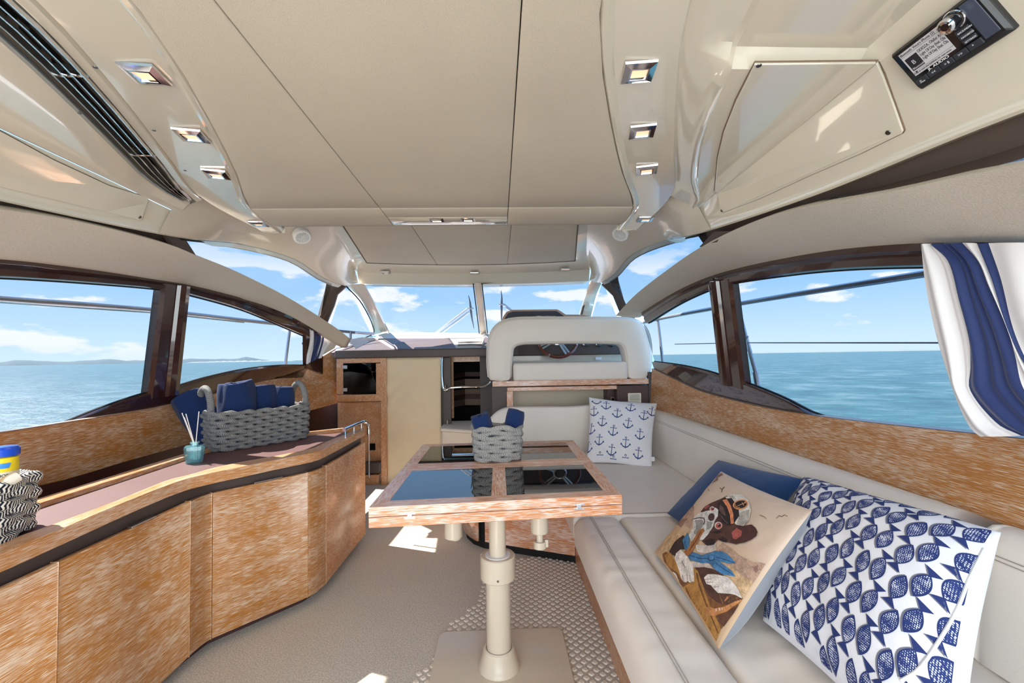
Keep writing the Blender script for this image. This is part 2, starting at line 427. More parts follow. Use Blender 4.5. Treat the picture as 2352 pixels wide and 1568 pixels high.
# mouldings either side (mirrored): soffit with lamps, pods, lower edge
E1 = [(-1.2, .47), (.4, .56), (.81, .62), (1.05, .695), (1.45, .85), (1.82, .99), (2.33, 1.0)]
E2 = [(-1.2, .60), (.4, .68), (.9, .755), (1.21, .836), (1.5, .95), (1.79, 1.08), (2.3, 1.09)]
CR = [(-1.2, 1.02), (.5, 1.05), (.95, 1.07), (1.5, 1.085), (1.8, 1.10), (2.3, 1.12)]
LE = [(-1.2, 1.25, 1.56), (.2, 1.23, 1.63), (.79, 1.2, 1.687), (1.26, 1.19, 1.72), (1.92, 1.14, 1.79), (2.47, 1.20, 1.905), (3.1, 1.20, 1.965), (3.75, 1.243, 1.945), (4.16, 1.215, 1.95), (4.5, 1.2, 2.03)]
TP = [(1.8, .93, 2.08), (2.3, .88, 2.13), (3.0, .885, 2.15), (3.7, 1.02, 2.15), (4.45, 1.2, 2.15)]
mid = lambda a, b, t: Vector(a).lerp(Vector(b), t)
def frange(a, b, n): return [a+(b-a)*k/(n-1) for k in range(n)]
for sg in (-1, 1):
    ys = frange(-1.2, 2.33, 40)
    mb = MB(True)
    def R_(y, pts): return [side(sg, y, h, z) for h, z in pts]
    # bead and soffit
    rows = [R_(y, [(e0(y)-.004, ZC+.012), (e0(y)+.0, ZC-.004), (e0(y)+.006, ZC-.012), (e0(y)+.016, ZC-.014), (e0(y)+.024, ZC-.008), (e0(y)+.03, ZC-.004),
                   (lerp(e0(y), interp(E1, y)[0], .6), ZC-.008), (interp(E1, y)[0]-.006, ZC-.012)]) for y in ys]
    mb.grid(rows, flip=sg > 0)
    mb.build('soffit', gel, ceiling)
    mb = MB(True)
    # from the soffit's edge across the pod
    ys2 = sorted(frange(-1.2, 1.84, 34)+[.894, .926])
    def podrow(y):
        a = interp(E1, y)[0]; b = interp(E2, y)[0]; c = interp(CR, y)[0]; lh, lz = interp(LE, y)
        top = [(a-.006, ZC-.012), (a, ZC-.004), (lerp(a, b, .3), ZC-.022), (lerp(a, b, .65), ZC-.034), (lerp(a, b, .93), ZC-.052), (b, ZC-.062)]
        flat = [(lerp(b, c, .5), ZC-.0635), (c-.006, ZC-.061), (c+.004, ZC-.064)]
        low = [(lerp(c, lh-.02, .5), lerp(ZC-.064, lz+.05, .5)), (lh-.02, lz+.05), (lh-.004, lz+.018), (lh-.002, lz+.004), (lh+.006, lz), (lh+.05, lz+.01)]
        up = .028*min(1, max(0, (.925-y)/.03)) if sg > 0 else 0
        top = top[:3]+[(top[3][0], top[3][1]+up*.4), (top[4][0], top[4][1]+up), (top[5][0], top[5][1]+up)]; flat = [(flat[0][0], flat[0][1]+up), (flat[1][0]-.02*(up > 0), flat[1][1]+up*.9), flat[2]]
        return top, flat, low
    if sg > 0:
        for part, nm in ((0, 'cove_moulding'), (1, 'pod_soffit'), (2, 'lower_moulding')):
            m_ = MB(True)
            if part == 1: rows = [R_(y, [podrow(y)[0][-1]]+podrow(y)[1]) for y in ys2]
            elif part == 0: rows = [R_(y, podrow(y)[0]) for y in ys2]
            else: rows = [R_(y, [podrow(y)[1][-1]]+podrow(y)[2]) for y in ys2]
            m_.grid(rows, flip=True); m_.build(nm, gel, ceiling)
    else:
        # grille slot on the left between E1+.02 and E1+.11
        ga = lambda y: interp(E1, y)[0]+.025; gb = lambda y: interp(E1, y)[0]+.125*min(1, max(.35, (2.05-y)/.5))
        m_ = MB(True); m_.grid([R_(y, [(interp(E1, y)[0]-.006, ZC-.012), (interp(E1, y)[0], ZC-.004), (interp(E1, y)[0]+.004, ZC-.016), (ga(y), ZC-.02), (ga(y)+.002, ZC-.01), (ga(y)+.002, ZC+.05)]) for y in ys2]); m_.build('grille_surround', gel, ceiling)
        m_ = MB(True); m_.grid([R_(y, [(gb(y)-.002, ZC+.05), (gb(y)-.002, ZC-.02), (gb(y), ZC-.03), (gb(y)+.01, ZC-.034), (lerp(gb(y), interp(CR, y)[0], .5), ZC-.055), (interp(CR, y)[0], ZC-.064)]) for y in ys2]); m_.build('side_cover', gel, ceiling)
        m_ = MB(True); m_.grid([R_(y, [podrow(y)[1][-1]]+podrow(y)[2]) for y in ys2]); m_.build('lower_moulding', gel, ceiling)
        m_ = MB(True); m_.grid([R_(y, [(ga(y), ZC+.05), (gb(y), ZC+.05)]) for y in ys2]); m_.build('grille_cavity', black, ceiling)
    # hardtop underside forward of the lip
    m_ = MB(True); rows = []
    for y in frange(1.80, 4.5, 26):
        lh, lz = interp(LE, y); th, tz = interp(TP, y); 
        if sg: pass
        k = min(1, max(0, (y-1.84)/.4))
        a1 = interp(E1, min(y, 2.33))[0]
        rows.append(R_(y, [(lh+.05, lz+.012), (lh+.006, lz), (lh-.004, lz+.006), (lerp(lh, th, .22), lerp(lz, tz, .30)), (lerp(lh, th, .5), lerp(lz, tz, .58)), (lerp(lh, th, .8), lerp(lz, tz, .85)), (th+.012, tz-.01), (th-.005, tz), (th-.1, tz+.01)]))
    m_.grid(rows); m_.build('hardtop_side_moulding', gel_matte, ceiling, angle=75)
    pr = podrow(1.84); cap = R_(1.84, [(interp(E1, 1.84)[0]-.004, ZC-.01)]+pr[0][1:]+pr[1]+pr[2][:2])
    m_ = MB(True); m_.grid([cap, [Vector((p.x, p.y+.012, p.z+.01)) for p in cap], [Vector((p.x, p.y+.10, max(p.z, 1.9)+.10)) for p in cap]]); m_.build('pod_end', gel_matte, ceiling)
    # soffit front edge (vertical return)
    m_ = MB(True); a0 = e0(2.33); a1 = 1.0
    pth = [side(sg, 2.33, a0-.01, 0), side(sg, 2.335, (a0+a1)/2, 0), side(sg, 2.32, a1-.03, 0), side(sg, 2.26, a1+.0, 0), side(sg, 2.1, a1, 0), side(sg, 1.84, .992, 0)]
    m_.grid([[p + Vector((0, 0, ZC-.012+z)) for p in pth] for z in (0, .006, .14)]); m_.build('soffit_return', gel, ceiling)
# front headliner (hatch panels) and header
m_ = MB(True); m_.grid([[Vector((XC+x, y, 2.151)) for x in frange(-1.3, 1.3, 5)] for y in (2.25, 3.2, 4.5)]); m_.build('front_ceiling_moulding', gel_matte, ceiling)
def fh(y): return lerp(.80, .985, (y-3.0)/1.15)
fy = lambda x: 4.15 - .12*(x/.95)**2
for (a, b) in ((lambda y: -fh(y), lambda y: -.335-g), (lambda y: -.335+g, lambda y: .335-g), (lambda y: .335+g, lambda y: fh(y))):
    m_ = MB(True); rows = []
    for j in range(9):
        r = []
        for k in range(9):
            y0 = 2.4 + j/8*1.75; x = lerp(a(y0), b(y0), k/8); y = 2.4 + j/8*(fy(x)-2.4); x = lerp(a(y), b(y), k/8)
            r.append(Vector((XC+x, y, 2.136)))
        rows.append(r)
    m_.grid(rows); m_.build('hatch_panel', head, ceiling, solid=.016, off=1, bevel=.006, seg=3, merge=True)
for pts_ in ([(-fh(y), y) for y in frange(2.4, 4.03, 8)]+[(x, fy(x)) for x in frange(-.96, .96, 12)]+[(fh(y), y) for y in frange(4.03, 2.4, 8)],):
    m_ = MB(True); m_.tube([Vector((XC+x*1.002, y+.002, 2.1365)) for x, y in pts_], .0045, 6); m_.build('hatch_shadow_line', mat('hatch_shadow_paint', (92, 78, 66), .8), ceiling)  # dark tube draws the shadow line around the hatch panels
header = MB(True)
def hy(x): return 4.5+.16*(1-(x/1.2)**2)
xs = frange(-1.2, 1.2, 17)
header.grid([[Vector((XC+x, hy(x)-.35+.25*(k == 1)+.33*(k > 1)+(.02 if k == 3 else 0)+(.05 if k == 4 else 0), [2.152, 2.149, 2.145, 2.10, 2.035][k])) for x in xs] for k in range(5)])
header.grid([[Vector((XC+x, hy(x)+.03+k*.3, 2.035+.02*k)) for x in xs] for k in (0, 1)], flip=False)
header.build('windscreen_header', gel_matte, ceiling)
# unseen roof shell against sky from above, widened to block sun on quarter windows
m_ = MB(); rt = [side(s_, y, h+.35, 2.3) for s_, y, h in ((-1, -1.4, 1.3), (1, -1.4, 1.3), (1, 3.6, 1.3), (1, 4.6, .6), (-1, 4.6, .6), (-1, 3.6, 1.3))]
m_.prism(rt, (0, 0, .03)); m_.build('roof_skin', gel_matte, ceiling)

# screws in the mouldings
def disc(name, p, n, r, th, m, parent, seg=12):
    n = Vector(n).normalized(); R = n.to_track_quat('Z', 'Y').to_matrix()
    mb = MB(); mb.lathe([(0, 0), (r*.6, 0), (r, th*.3), (r*.9, th), (0, th)], p, seg, R); return mb.build(name, m, parent)

# ================================================================ ARCH BEAMS (vinyl covered)
hAL = [(-1.0, 1.48), (2.3, 1.48), (2.8, 1.405), (3.4, 1.27), (4.0, 1.15)]
hAU = [(-1.0, 1.19), (1.2, 1.18), (1.9, 1.15), (2.4, 1.19), (2.9, 1.167), (3.6, 1.11), (4.0, 1.09)]
hALs = {-1: hAL, 1: [(-1.0, 1.48), (2.3, 1.48), (2.8, 1.44), (3.4, 1.41), (4.0, 1.40)]}
hAUs = {-1: hAU, 1: [(-1.0, 1.19), (1.2, 1.18), (1.9, 1.15), (2.4, 1.19), (2.9, 1.19), (3.6, 1.23), (4.0, 1.27)]}
fALs = {s_: (lambda y, z, s_=s_: interp(hALs[s_], y)[0]) for s_ in (-1, 1)}; fAUs = {s_: (lambda y, z, s_=s_: interp(hAUs[s_], y)[0]) for s_ in (-1, 1)}
AU_px = {-1: [(-260, 452), (0, 480), (200, 513), (384, 560), (450, 586), (548, 626), (658, 681), (768, 750), (806, 779)],
          1: [(2640, 362), (2347, 379), (2053, 439), (1776, 494), (1623, 560), (1520, 629), (1456, 680), (1414, 725)]}
AL_px = {-1: [(-260, 585), (0, 597), (183, 617), (329, 639), (439, 657), (548, 684), (621, 706), (695, 739), (797, 798)],
          1: [(2640, 585), (2352, 561), (2130, 559), (1946, 572), (1819, 591), (1691, 618), (1614, 642), (1542, 676), (1456, 729)]}
AL = {}; AU = {}
for sg in (-1, 1):
    AL[sg] = [PH(x, y, fALs[sg]) for x, y in AL_px[sg]]; AU[sg] = [PH(x, y, fAUs[sg]) for x, y in AU_px[sg]]
# bring the right side's hidden tip to the mirror of the left's
0 and AL[1].append(Vector((2*XC-AL[-1][-1].x, AL[-1][-1].y, AL[-1][-1].z))); 0 and AU[1].append(Vector((2*XC-AU[-1][-1].x, AU[-1][-1].y, AU[-1][-1].z)))
trimL = {}
for sg in (-1, 1):
    lo = resample(AL[sg], 48); up = resample(AU[sg], 48)
    n_ = struct('trim_1' if sg < 0 else 'trim_2', ('left' if sg < 0 else 'right')+' arched cream vinyl beam over the side windows')
    mb = MB(True); rows = []
    for a, b in zip(lo, up):
        out = Vector((sg, 0, 0)); rows.append([a+out*.05+Vector((0, 0, .0)), a+out*.008-Vector((0, 0, .002)), a, a.lerp(b, .04), a.lerp(b, .3), a.lerp(b, .65), a.lerp(b, .96), b, b+out*.006+Vector((0, 0, .004)), b+out*.05+Vector((0, 0, .02))])
    mb.grid(rows, flip=sg > 0); mb.add(rows[-1], [tuple(range(10))])
    mb.build('beam', head2, n_, merge=True)
    # brown vinyl strip between beam and hardtop moulding, aft
    mb = MB(True); rows = []
    for y in frange(-.6, 2.0, 24):
        lh, lz = interp(LE, y)
        k = min(range(48), key=lambda i: abs(up[i].y-y)); b = up[k]; b = Vector((b.x, y, b.z))
        rows.append([side(sg, y, lh+.03, lz+.012), (side(sg, y, lh+.05, lz)+b)/2+Vector((sg*.03, 0, 0)), b+Vector((sg*.03, 0, .012))])
    mb.grid(rows, flip=sg < 0); mb.build('brown_strip', brownf, n_)
    trimL[sg] = (lo, up, n_)
# dark wedge closing the front of the brown strip
for sg, pts in ((-1, [(384, 540), (428, 552), (450, 586), (400, 566)]), (1, [(1640, 532), (1606, 567), (1640, 556), (1680, 530)])):
    q = [PH(x, y, 1.16) for x, y in pts]; mb = MB(); mb.prism(q, (sg*.02, 0, 0)); mb.build('wedge', brownf, trimL[sg][2])

# ================================================================ SIDE WALL PANELS (limed oak) AND SILLS
wr_top = [(1497, 846, 1.30), (1552, 872, 1.33), (1606, 897, 1.345), (1733, 931, 1.35), (1861, 953, 1.35), (2031, 974, 1.35), (2352, 1008, 1.35), (2800, 1056, 1.35)]
WRT = [PX(x, y, X) for x, y, X in wr_top]
wall_right = struct('wall_right', 'limed oak panel under the right side windows')
T = resample(WRT, 40); mb = MB(True); rows = []; U = []; acc = 0; lp = None
for p in T:
    b = Vector((1.275 if p.y < 3.3 else 1.275-(p.y-3.3)*.03, p.y, .62)); d = (p-b)
    rows.append([b, b+d*.33, b+d*.66, b+d*.985, p, p+Vector((.03, 0, .002)), p+Vector((.06, 0, -.03))])
    acc += (p-lp).length if lp else 0; lp = p; U.append([(acc, q_.z+q_.x*.2) for q_ in rows[-1]])
mb.grid(rows[:], uvs=[[(u_, v_) for u_, v_ in r_] for r_ in U], flip=True); mb.build('oak_panel', wood, wall_right)
mb = MB(True)
for q in (0,): mb.grid([[p+Vector((.004, 0, .0015)), p+Vector((.03, 0, .004)), p+Vector((.07, 0, .002))] for p in T]); mb.build('sill_edge', mat('sill_grey', (176, 172, 176), .35), wall_right)

wl_top = [(-420, 1052, -1.80), (0, 995, -1.80), (183, 966, -1.80), (366, 937, -1.80), (500, 903, -1.80), (629, 867, -1.79), (695, 845, -1.76), (771, 801, -1.655)]
WLT = [PX(x, y, X) for x, y, X in wl_top]
wl_bot = [(-420, 1190, -1.80), (90, 1115, -1.80), (300, 1056, -1.80), (380, 1034, -1.80), (520, 995, -1.78), (630, 965, -1.74), (711, 943, -1.70), (774, 926, -1.635)]
WLB = [PX(x, y, X) for x, y, X in wl_bot]
wall_left = struct('wall_left', 'curved limed oak panel under the left side windows')
T = resample(WLT, 50); TL_ = T; B = resample(WLB, 50); mb = MB(True); U = []
acc = 0; rows = []
for k, (a, b) in enumerate(zip(B, T)):
    if k: acc += (B[k]-B[k-1]).length
    rows.append([a+Vector((-.02, .0, 0)), a, a.lerp(b, .5), b, b+Vector((-.008, .008, .004)), b+Vector((-.03, .02, .004)), b+Vector((-.05, .03, -.03))])
    U.append([(acc, a.z-.02), (acc, a.z), (acc, (a.z+b.z)/2), (acc, b.z), (acc, b.z+.01), (acc, b.z+.03), (acc, b.z+.4)])
mb.grid(rows, uvs=U); mb.build('oak_panel', wood, wall_left)
mb = MB(True); mb.grid([[b+Vector((-.002, .0, .003)), b+Vector((-.016, .01, .006)), b+Vector((-.03, .02, .004))] for b in T]); mb.build('sill_edge', mat('oak_edge', (226, 196, 168), .4), wall_left)
# hull sides below (behind the joinery)
for sg, w_ in ((-1, wall_left), (1, wall_right)):
    mb = MB(); x = XC + sg*1.72
    mb.grid([[Vector((x, y, z)) for y in (-1.8, 1, 3, 5.0)] for z in (0, .5, .9)], smooth=False); mb.build('hull_lining', brownd, w_, solid=.02)

# ================================================================ SIDE WINDOWS
KF = [(-1, .17), (2.3, .17), (3.0, .33), (3.7, .56), (4.3, .6)]
KFR = [(-1, .17), (2.3, .17), (3.0, .22), (3.7, .27), (4.3, .3)]
fSs = {-1: lambda y, z: interp(hALs[-1], y)[0] + .012 + (1.64-z)*interp(KF, y)[0], 1: lambda y, z: interp(hALs[1], y)[0] + .012 + (1.64-z)*interp(KFR, y)[0]}
def chart(sg, pts): return [PH(x, y, fSs[sg]) for x, y in pts]
wins = {
 -1: dict(
   top=[(-300, 628), (0, 637), (183, 648), (368, 664), (425, 674), (560, 712), (640, 745), (712, 776)],
   bot=[(-300, 1180), (0, 1040), (150, 972), (240, 935), (335, 903), (400, 889), (470, 868), (560, 848), (640, 839), (712, 838)],
   mull=[(368, 650), (425, 660), (400, 905), (335, 918)], mcol=((368, 664), (335, 903), (425, 674), (400, 889)), fend=[(700, 765), (740, 790), (740, 860), (700, 845)]),
  1: dict(
   top=[(2700, 628), (2352, 612), (2135, 612), (1946, 618), (1819, 630), (1683, 650), (1640, 661), (1560, 697), (1487, 742)],
   bot=[(2700, 1110), (2352, 1060), (2100, 1010), (1870, 950), (1800, 915), (1715, 880), (1665, 865), (1620, 851), (1560, 838), (1500, 830)],
   mull=[(1683, 640), (1640, 650), (1665, 880), (1715, 895)], mcol=((1683, 650), (1715, 880), (1640, 661), (1665, 865)), fend=None)}
for sg in (-1, 1):
    w = wins[sg]; lo, up, _ = trimL[sg]; fS = fSs[sg]
    root = struct('window_1' if sg < 0 else 'window_2', ('left' if sg < 0 else 'right')+' side window in glossy dark brown frame')
    tp = resample(chart(sg, w['top']), 44); bt = resample(chart(sg, w['bot']), 44)
    IN = Vector((-sg, 0, 0))
    # top frame band: from beam edge to pane edge
    ao_ = linres(AL[sg], 44)
    lo2 = []
    for p in tp:
        k = min(range(len(lo)), key=lambda i: abs(lo[i].y-p.y)); q = lo[k]; lo2.append(Vector((q.x, p.y, q.z+.01)))
    mb = MB(True); mb.grid([[a+IN*-.03, a+IN*.004, a.lerp(b, .35)+IN*.016, a.lerp(b, .48)+IN*.004, a.lerp(b, .62)+IN*.014, a.lerp(b, .93)+IN*.012, b+IN*.004, b-IN*.03] for a, b in zip(lo2, tp)], flip=sg < 0)
    mb.build('window_frame', browng, root)
    # bottom frame band
    wt = TL_ if sg < 0 else resample(WRT, 40)
    mb = MB(True); rows = []
    for b in bt:
        c = PH(*proj(b), fS) if False else b
        k = min(range(len(wt)), key=lambda i: abs(wt[i].y-b.y)); q = wt[k]
        lowz = min(b.z-.03, q.z-.01) if True else 0
        e = Vector((max(q.x+.03, XC+fS(b.y, lowz)-.02) if sg > 0 else min(q.x-.03, XC-fS(b.y, lowz)+.02), b.y, lowz-.03))
        rows.append([b-IN*.03, b+IN*.004, b.lerp(e, .07)+IN*.012, b.lerp(e, .5)+IN*.012, e])
    mb.grid(rows, flip=sg < 0); mb.build('window_frame', browng, root)
    # black rubber gaskets
    for P in (tp, bt):
        mb = MB(); mb.tube([p-IN*.012+Vector((0, 0, 0)) for p in P], .006, 6); mb.build('gasket', black, root)
    # centre mullion
    q = chart(sg, w['mull']); mb = MB(True)
    a0, a1, b1, b0 = q; rows = []
    for k in range(9):
        t = k/8; A = a0.lerp(b0, t); B_ = a1.lerp(b1, t)
        rows.append([A-IN*.03, A+IN*.004, A.lerp(B_, .10)+IN*.018, A.lerp(B_, .5)+IN*.022, A.lerp(B_, .54)+IN*.038, A.lerp(B_, .68)+IN*.05, A.lerp(B_, .86)+IN*.046, B_+IN*.01, B_-IN*.03])
    mb.grid(rows, flip=sg > 0); mb.build('mullion', browng, root)
    if w['fend']:
        q = chart(sg, w['fend']); mb = MB(); mb.prism([p+IN*.01 for p in q], IN*-.03); mb.build('frame_end', browng, root, bevel=.004)
    # panes
    ct, cb, ft, fb = chart(sg, w['mcol']); ym = (ct.y+ft.y)/2
    for nm, sel in (('pane', lambda y: y <= ym+.02), ('pane', lambda y: y >= ym-.02)):
        ys = frange(-.5, ym, 12) if sel(0) else frange(ym, 3.95 if sg < 0 else 3.66, 12)
        mb = MB(True); mb.grid([[Vector((XC+sg*(fS(y, z)+.022), y, z)) for z in frange(.86, min(tp, key=lambda q: abs(q.y-y)).z+.03, 4)] for y in ys]); mb.build(nm, glass, root)

# upper quarter windows + brown posts
for sg in (-1, 1):
    root = struct('window_3' if sg < 0 else 'window_4', ('left' if sg < 0 else 'right')+' upper quarter window between beam and hardtop')
    mb = MB(True); rows = []
    up = trimL[sg][1]
    for y in frange(1.9, 3.98, 18):
        lh, lz = interp(LE, y); yb_ = 1.9+(y-1.9)*.74; k = min(range(48), key=lambda i: abs(up[i].y-yb_)); b = up[k]
        b = Vector((b.x, yb_, b.z))
        rows.append([side(sg, y, lh+.03, lz+.01), b+Vector((sg*.03, 0, .012))])
    mb.grid(rows, uvs=None); mb.build('pane', glass, root)
    mb = MB(); mb.tube([side(sg, y, interp(LE, y)[0]+.02, interp(LE, y)[1]-.002) for y in frange(1.95, 4.1, 18)], .006, 6); mb.build('gasket', black, root)
    # pale outer edge of the pane seen under the moulding
    mb = MB(True); mb.grid([[side(sg, y, interp(LE, y)[0]+.004, interp(LE, y)[1]-.001), side(sg, y, interp(LE, y)[0]+.035, interp(LE, y)[1]-.022+.02*(y < 2.2))] for y in frange(1.95, 4.1, 16)]); mb.build('frame_edge', mat('window_edge_grey', (206, 214, 214), .2, coat=1) if sg < 0 else MATS['window_edge_grey'], root)
post_px = {-1: [(750, 643), (795, 657), (775, 676), (768, 700), (752, 738), (735, 722), (747, 668)], 1: [(1420, 634), (1381, 652), (1408, 678), (1417, 700), (1429, 729), (1437, 696), (1422, 664)]}
for sg in (-1, 1):
    pp = post_px[sg]; Yp = [4.05, 4.2, 4.1, 4.05, 3.95, 3.9, 3.98]
    if sg > 0: Yp = [4.05, 4.2, 4.1, 4.05, 4.0, 3.95, 3.98]
    q = [PY(x, y, Y) for (x, y), Y in zip(pp, Yp)]
    # stretch the foot down behind the beam
    d = Vector((0, -.10, -.22)); q[4] = q[4]+Vector((-sg*.0, -.0, 0)); q = q[:4]+[q[4], q[4]+Vector((sg*.12, -.1, -.26)), q[5]+Vector((sg*.12, -.1, -.26)), q[5], q[6]]
    mb = MB(); mb.prism(q, (sg*.01, .05, 0)); o = mb.build('trim_3' if sg < 0 else 'trim_4', brownf, bevel=.008); setp(o, ('left' if sg < 0 else 'right')+' dark brown post beside the windscreen', kind='structure')

# ================================================================ WINDSCREEN
ws = struct('window_5', 'raked two pane windscreen with cream pillars')
def pil(path_top_l, path_bot_l, path_top_r, path_bot_r, Yt, Yb, nm, th=.06):
    pass
def ribbon(name, left, right, Ys, m, parent, depth=(0, .08, 0), bev=.01):
    """strip between two pixel polylines at given forward distances"""
    mb = MB(True); rows = []; D = Vector(depth)
    L_ = [PY(x, y, Y) for (x, y), Y in zip(left, Ys)]; R__ = [PY(x, y, Y) for (x, y), Y in zip(right, Ys)]
    L_ = resample(L_, 16); R__ = resample(R__, 16)
    for a, b in zip(L_, R__): rows.append([a+D, a+D*.1, a.lerp(b, .04), a.lerp(b, .32)-D*.12, a.lerp(b, .45)-D*.2, a.lerp(b, .96), b+D*.1, b+D])
    mb.grid(rows); return mb.build(name, m, parent)
Yw = [4.5, 4.8, 5.2, 5.7, 6.05]
ribbon('pillar', [(795, 655), (826, 684), (843, 715), (855, 742), (858, 768)], [(833, 651), (850, 682), (866, 712), (880, 740), (892, 762)], Yw, gel_matte, ws)
ribbon('pillar', [(1358, 644), (1349, 670), (1341, 692), (1334, 716), (1322, 760)], [(1382, 650), (1372, 672), (1366, 692), (1360, 716), (1350, 765)], Yw, gel_matte, ws)
ribbon('mullion', [(1089, 650), (1093, 680), (1097, 708), (1100, 738), (1103, 767)], [(1105, 650), (1108, 680), (1111, 708), (1114, 738), (1118, 767)], [4.66, 4.95, 5.3, 5.75, 6.15], dashc, ws, (0, .1, 0))
for L1, R1 in (([(833, 651), (892, 764)], [(1090, 650), (1104, 766)]), ([(1105, 650), (1117, 766)], [(1359, 644), (1330, 760)])):
    mb = MB(True); q = [PY(*L1[0], 4.62), PY(*R1[0], 4.75), PY(*R1[1], 6.25), PY(*L1[1], 6.15)]
    mb.add([p+Vector((0, .04, .01)) for p in q], [(0, 1, 2, 3)]); mb.build('pane', glass, ws)
for pth in ([(826, 651, 4.52), (1095, 651, 4.68), (1098, 651, 4.7)], ):
    pass
for a, b in (((834, 651), (893, 763)), ((1087, 652), (1101, 766)), ((1107, 652), (1120, 766)), ((1357, 646), (1331, 740))):
    mb = MB(); mb.tube([PY(*a, 4.63), PY((a[0]+b[0])/2, (a[1]+b[1])/2, 5.3), PY(*b, 6.1)], .007, 6); mb.build('gasket', black, ws)
# corner panes between brown post and pillar
for sg, q in ((-1, [(790, 652, 4.2), (800, 655, 4.4), (858, 775, 6.0), (740, 800, 4.0)]), (1, [(1384, 648, 4.2), (1380, 650, 4.4), (1345, 770, 6.0), (1440, 790, 4.0)])):
    mb = MB(); mb.add([PY(*p)+Vector((sg*.02, .05, 0)) for p in q], [(0, 1, 2, 3)]); mb.build('corner_pane', glass, ws)
mb = MB(); mb.tube(resample([PY(795, 657, 4.45), PY(826, 690, 4.8), PY(845, 722, 5.2), PY(856, 748, 5.7), PY(858, 765, 6.0), PY(835, 777, 5.6)], 18), .007, 6); mb.build('gasket', black, ws)

# ================================================================ OUTSIDE: sea, shore, rails, deck, wipers
mb = MB(True)
R0 = [(3000*(k/40)**3+.0) for k in range(41)]
mb.grid([[Vector((math.sin(a)*r*3, math.cos(a)*r*3, -1.3)) for a in frange(-PI, PI, 49)] for r in [1.0]+R0[5:]], flip=True)
m, t, b = newmat('sea_water')
tcd = N(t, 'ShaderNodeTexCoord'); mp = N(t, 'ShaderNodeMapping'); mp.inputs['Scale'].default_value = (.8, 1.0, 1); mp.inputs['Rotation'].default_value = (0, 0, .35); L(t, tcd.outputs['Object'], mp.inputs[0])
n1 = N(t, 'ShaderNodeTexNoise', i_Scale=.42, i_Detail=9.0, i_Roughness=.66); L(t, mp.outputs[0], n1.inputs['Vector'])
n2 = N(t, 'ShaderNodeTexNoise', i_Scale=.05, i_Detail=4.0); L(t, mp.outputs[0], n2.inputs['Vector'])
c1 = ramp(t, n1.outputs['Fac'], [(.34, lin((44, 108, 120))), (.5, lin((88, 156, 164))), (.63, lin((176, 206, 212)))])
c2 = mixc(t, math_(t, 'MULTIPLY', n2.outputs['Fac'], .5), c1.outputs[0], lin((96, 160, 176))); 
c3 = mixc(t, .0, c2, c2)
dk = N(t, 'ShaderNodeMix', data_type='RGBA', blend_type='MULTIPLY'); dk.inputs['Factor'].default_value = 1; L(t, c2, dk.inputs[6]); dk.inputs[7].default_value = (.27, .31, .315, 1)
L(t, dk.outputs[2], b.inputs['Base Color']); b.inputs['Roughness'].default_value = .28; b.inputs['Specular IOR Level'].default_value = .4
bp = N(t, 'ShaderNodeBump', i_Strength=.9, i_Distance=.35); L(t, n1.outputs['Fac'], bp.inputs['Height']); L(t, bp.outputs[0], b.inputs['Normal'])
sea = mb.build('sea', m); setp(sea, 'choppy turquoise sea around the boat reaching the horizon', 'sea', kind='stuff')

def shore(name, a0, a1, r, h0, h1, m, label, seed, n=70, steps=False):
    mb = MB(True); rows = [[], [], [], []]
    for k in range(n):
        t_ = k/(n-1); a = lerp(a0, a1, t_); d = Vector((a, 1, 0)).normalized()
        h = lerp(h0, h1, t_)*(.55+.9*abs(noise.noise(Vector((k*.23, seed, 0))))+.4*abs(noise.noise(Vector((k*.9, seed, 3)))))
        h *= min(1, k/4, (n-1-k)/4)+.02
        p = d*r
        rows[0].append(p+Vector((0, 0, -1.4))); rows[1].append(p*1.02+Vector((0, 0, -1.3+h*.8))); rows[2].append(p*1.05+Vector((0, 0, -1.3+h))); rows[3].append(p*1.2+Vector((0, 0, -1.35)))
    mb.grid(rows, flip=True); o = mb.build(name, m); return setp(o, label, 'coast')
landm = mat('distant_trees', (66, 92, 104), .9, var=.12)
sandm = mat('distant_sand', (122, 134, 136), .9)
shore('distant_shore', -1.7, -.50, 2200, 17, 19, landm, 'low hazy tree line on the horizon behind the left windows', 2.2)
shore('sandy_spit', -.70, -.46, 1700, 3.5, 5, sandm, 'pale sand spit on the horizon left of the windscreen', 7)
shore('sandbar', .35, 1.35, 2400, 6, 8, sandm, 'thin pale sandbar on the horizon behind the right window', 5)

def rail(name, label, tubes, parent=None, m=chrome):
    root = thing(name, label, 'rail', tubes[0][0][0])
    for nm, pts, r in tubes:
        pass
    return root
railm = mat('rail_steel', (214, 216, 224), .28, metal=.75)
root = thing('guard_rail', 'polished steel guard rail outside the right side windows', 'rail', PX(1700, 693, 1.75))
mb = MB(); mb.tube(resample([PX(2700, 540, 1.72), PX(2135, 627, 1.72), PX(1900, 664, 1.72), PX(1700, 697, 1.72), PX(1500, 735, 1.6), PX(1380, 765, 1.35)], 30), .0155, 12); mb.build('top_rail', railm, root)
mb = MB(); mb.tube([PX(1693, 697, 1.72), PX(1712, 770, 1.74), PX(1738, 862, 1.76)], .014); mb.build('stanchion', railm, root)
mb = MB(); mb.tube([PX(1736, 855, 1.76), PX(1741, 885, 1.76)], .02); mb.build('stanchion_foot', railm, root)
mb = MB(); mb.tube([PX(1511, 735, 1.62), PX(1516, 775, 1.62), PX(1522, 830, 1.62)], .014); mb.build('stanchion', railm, root)
mb = MB(); mb.tube([PX(2700, 786, 1.74), PX(2165, 787, 1.74), PX(1705, 787, 1.74), PX(1550, 790, 1.66)], .0035, 6); mb.build('guard_wire', steel, root)
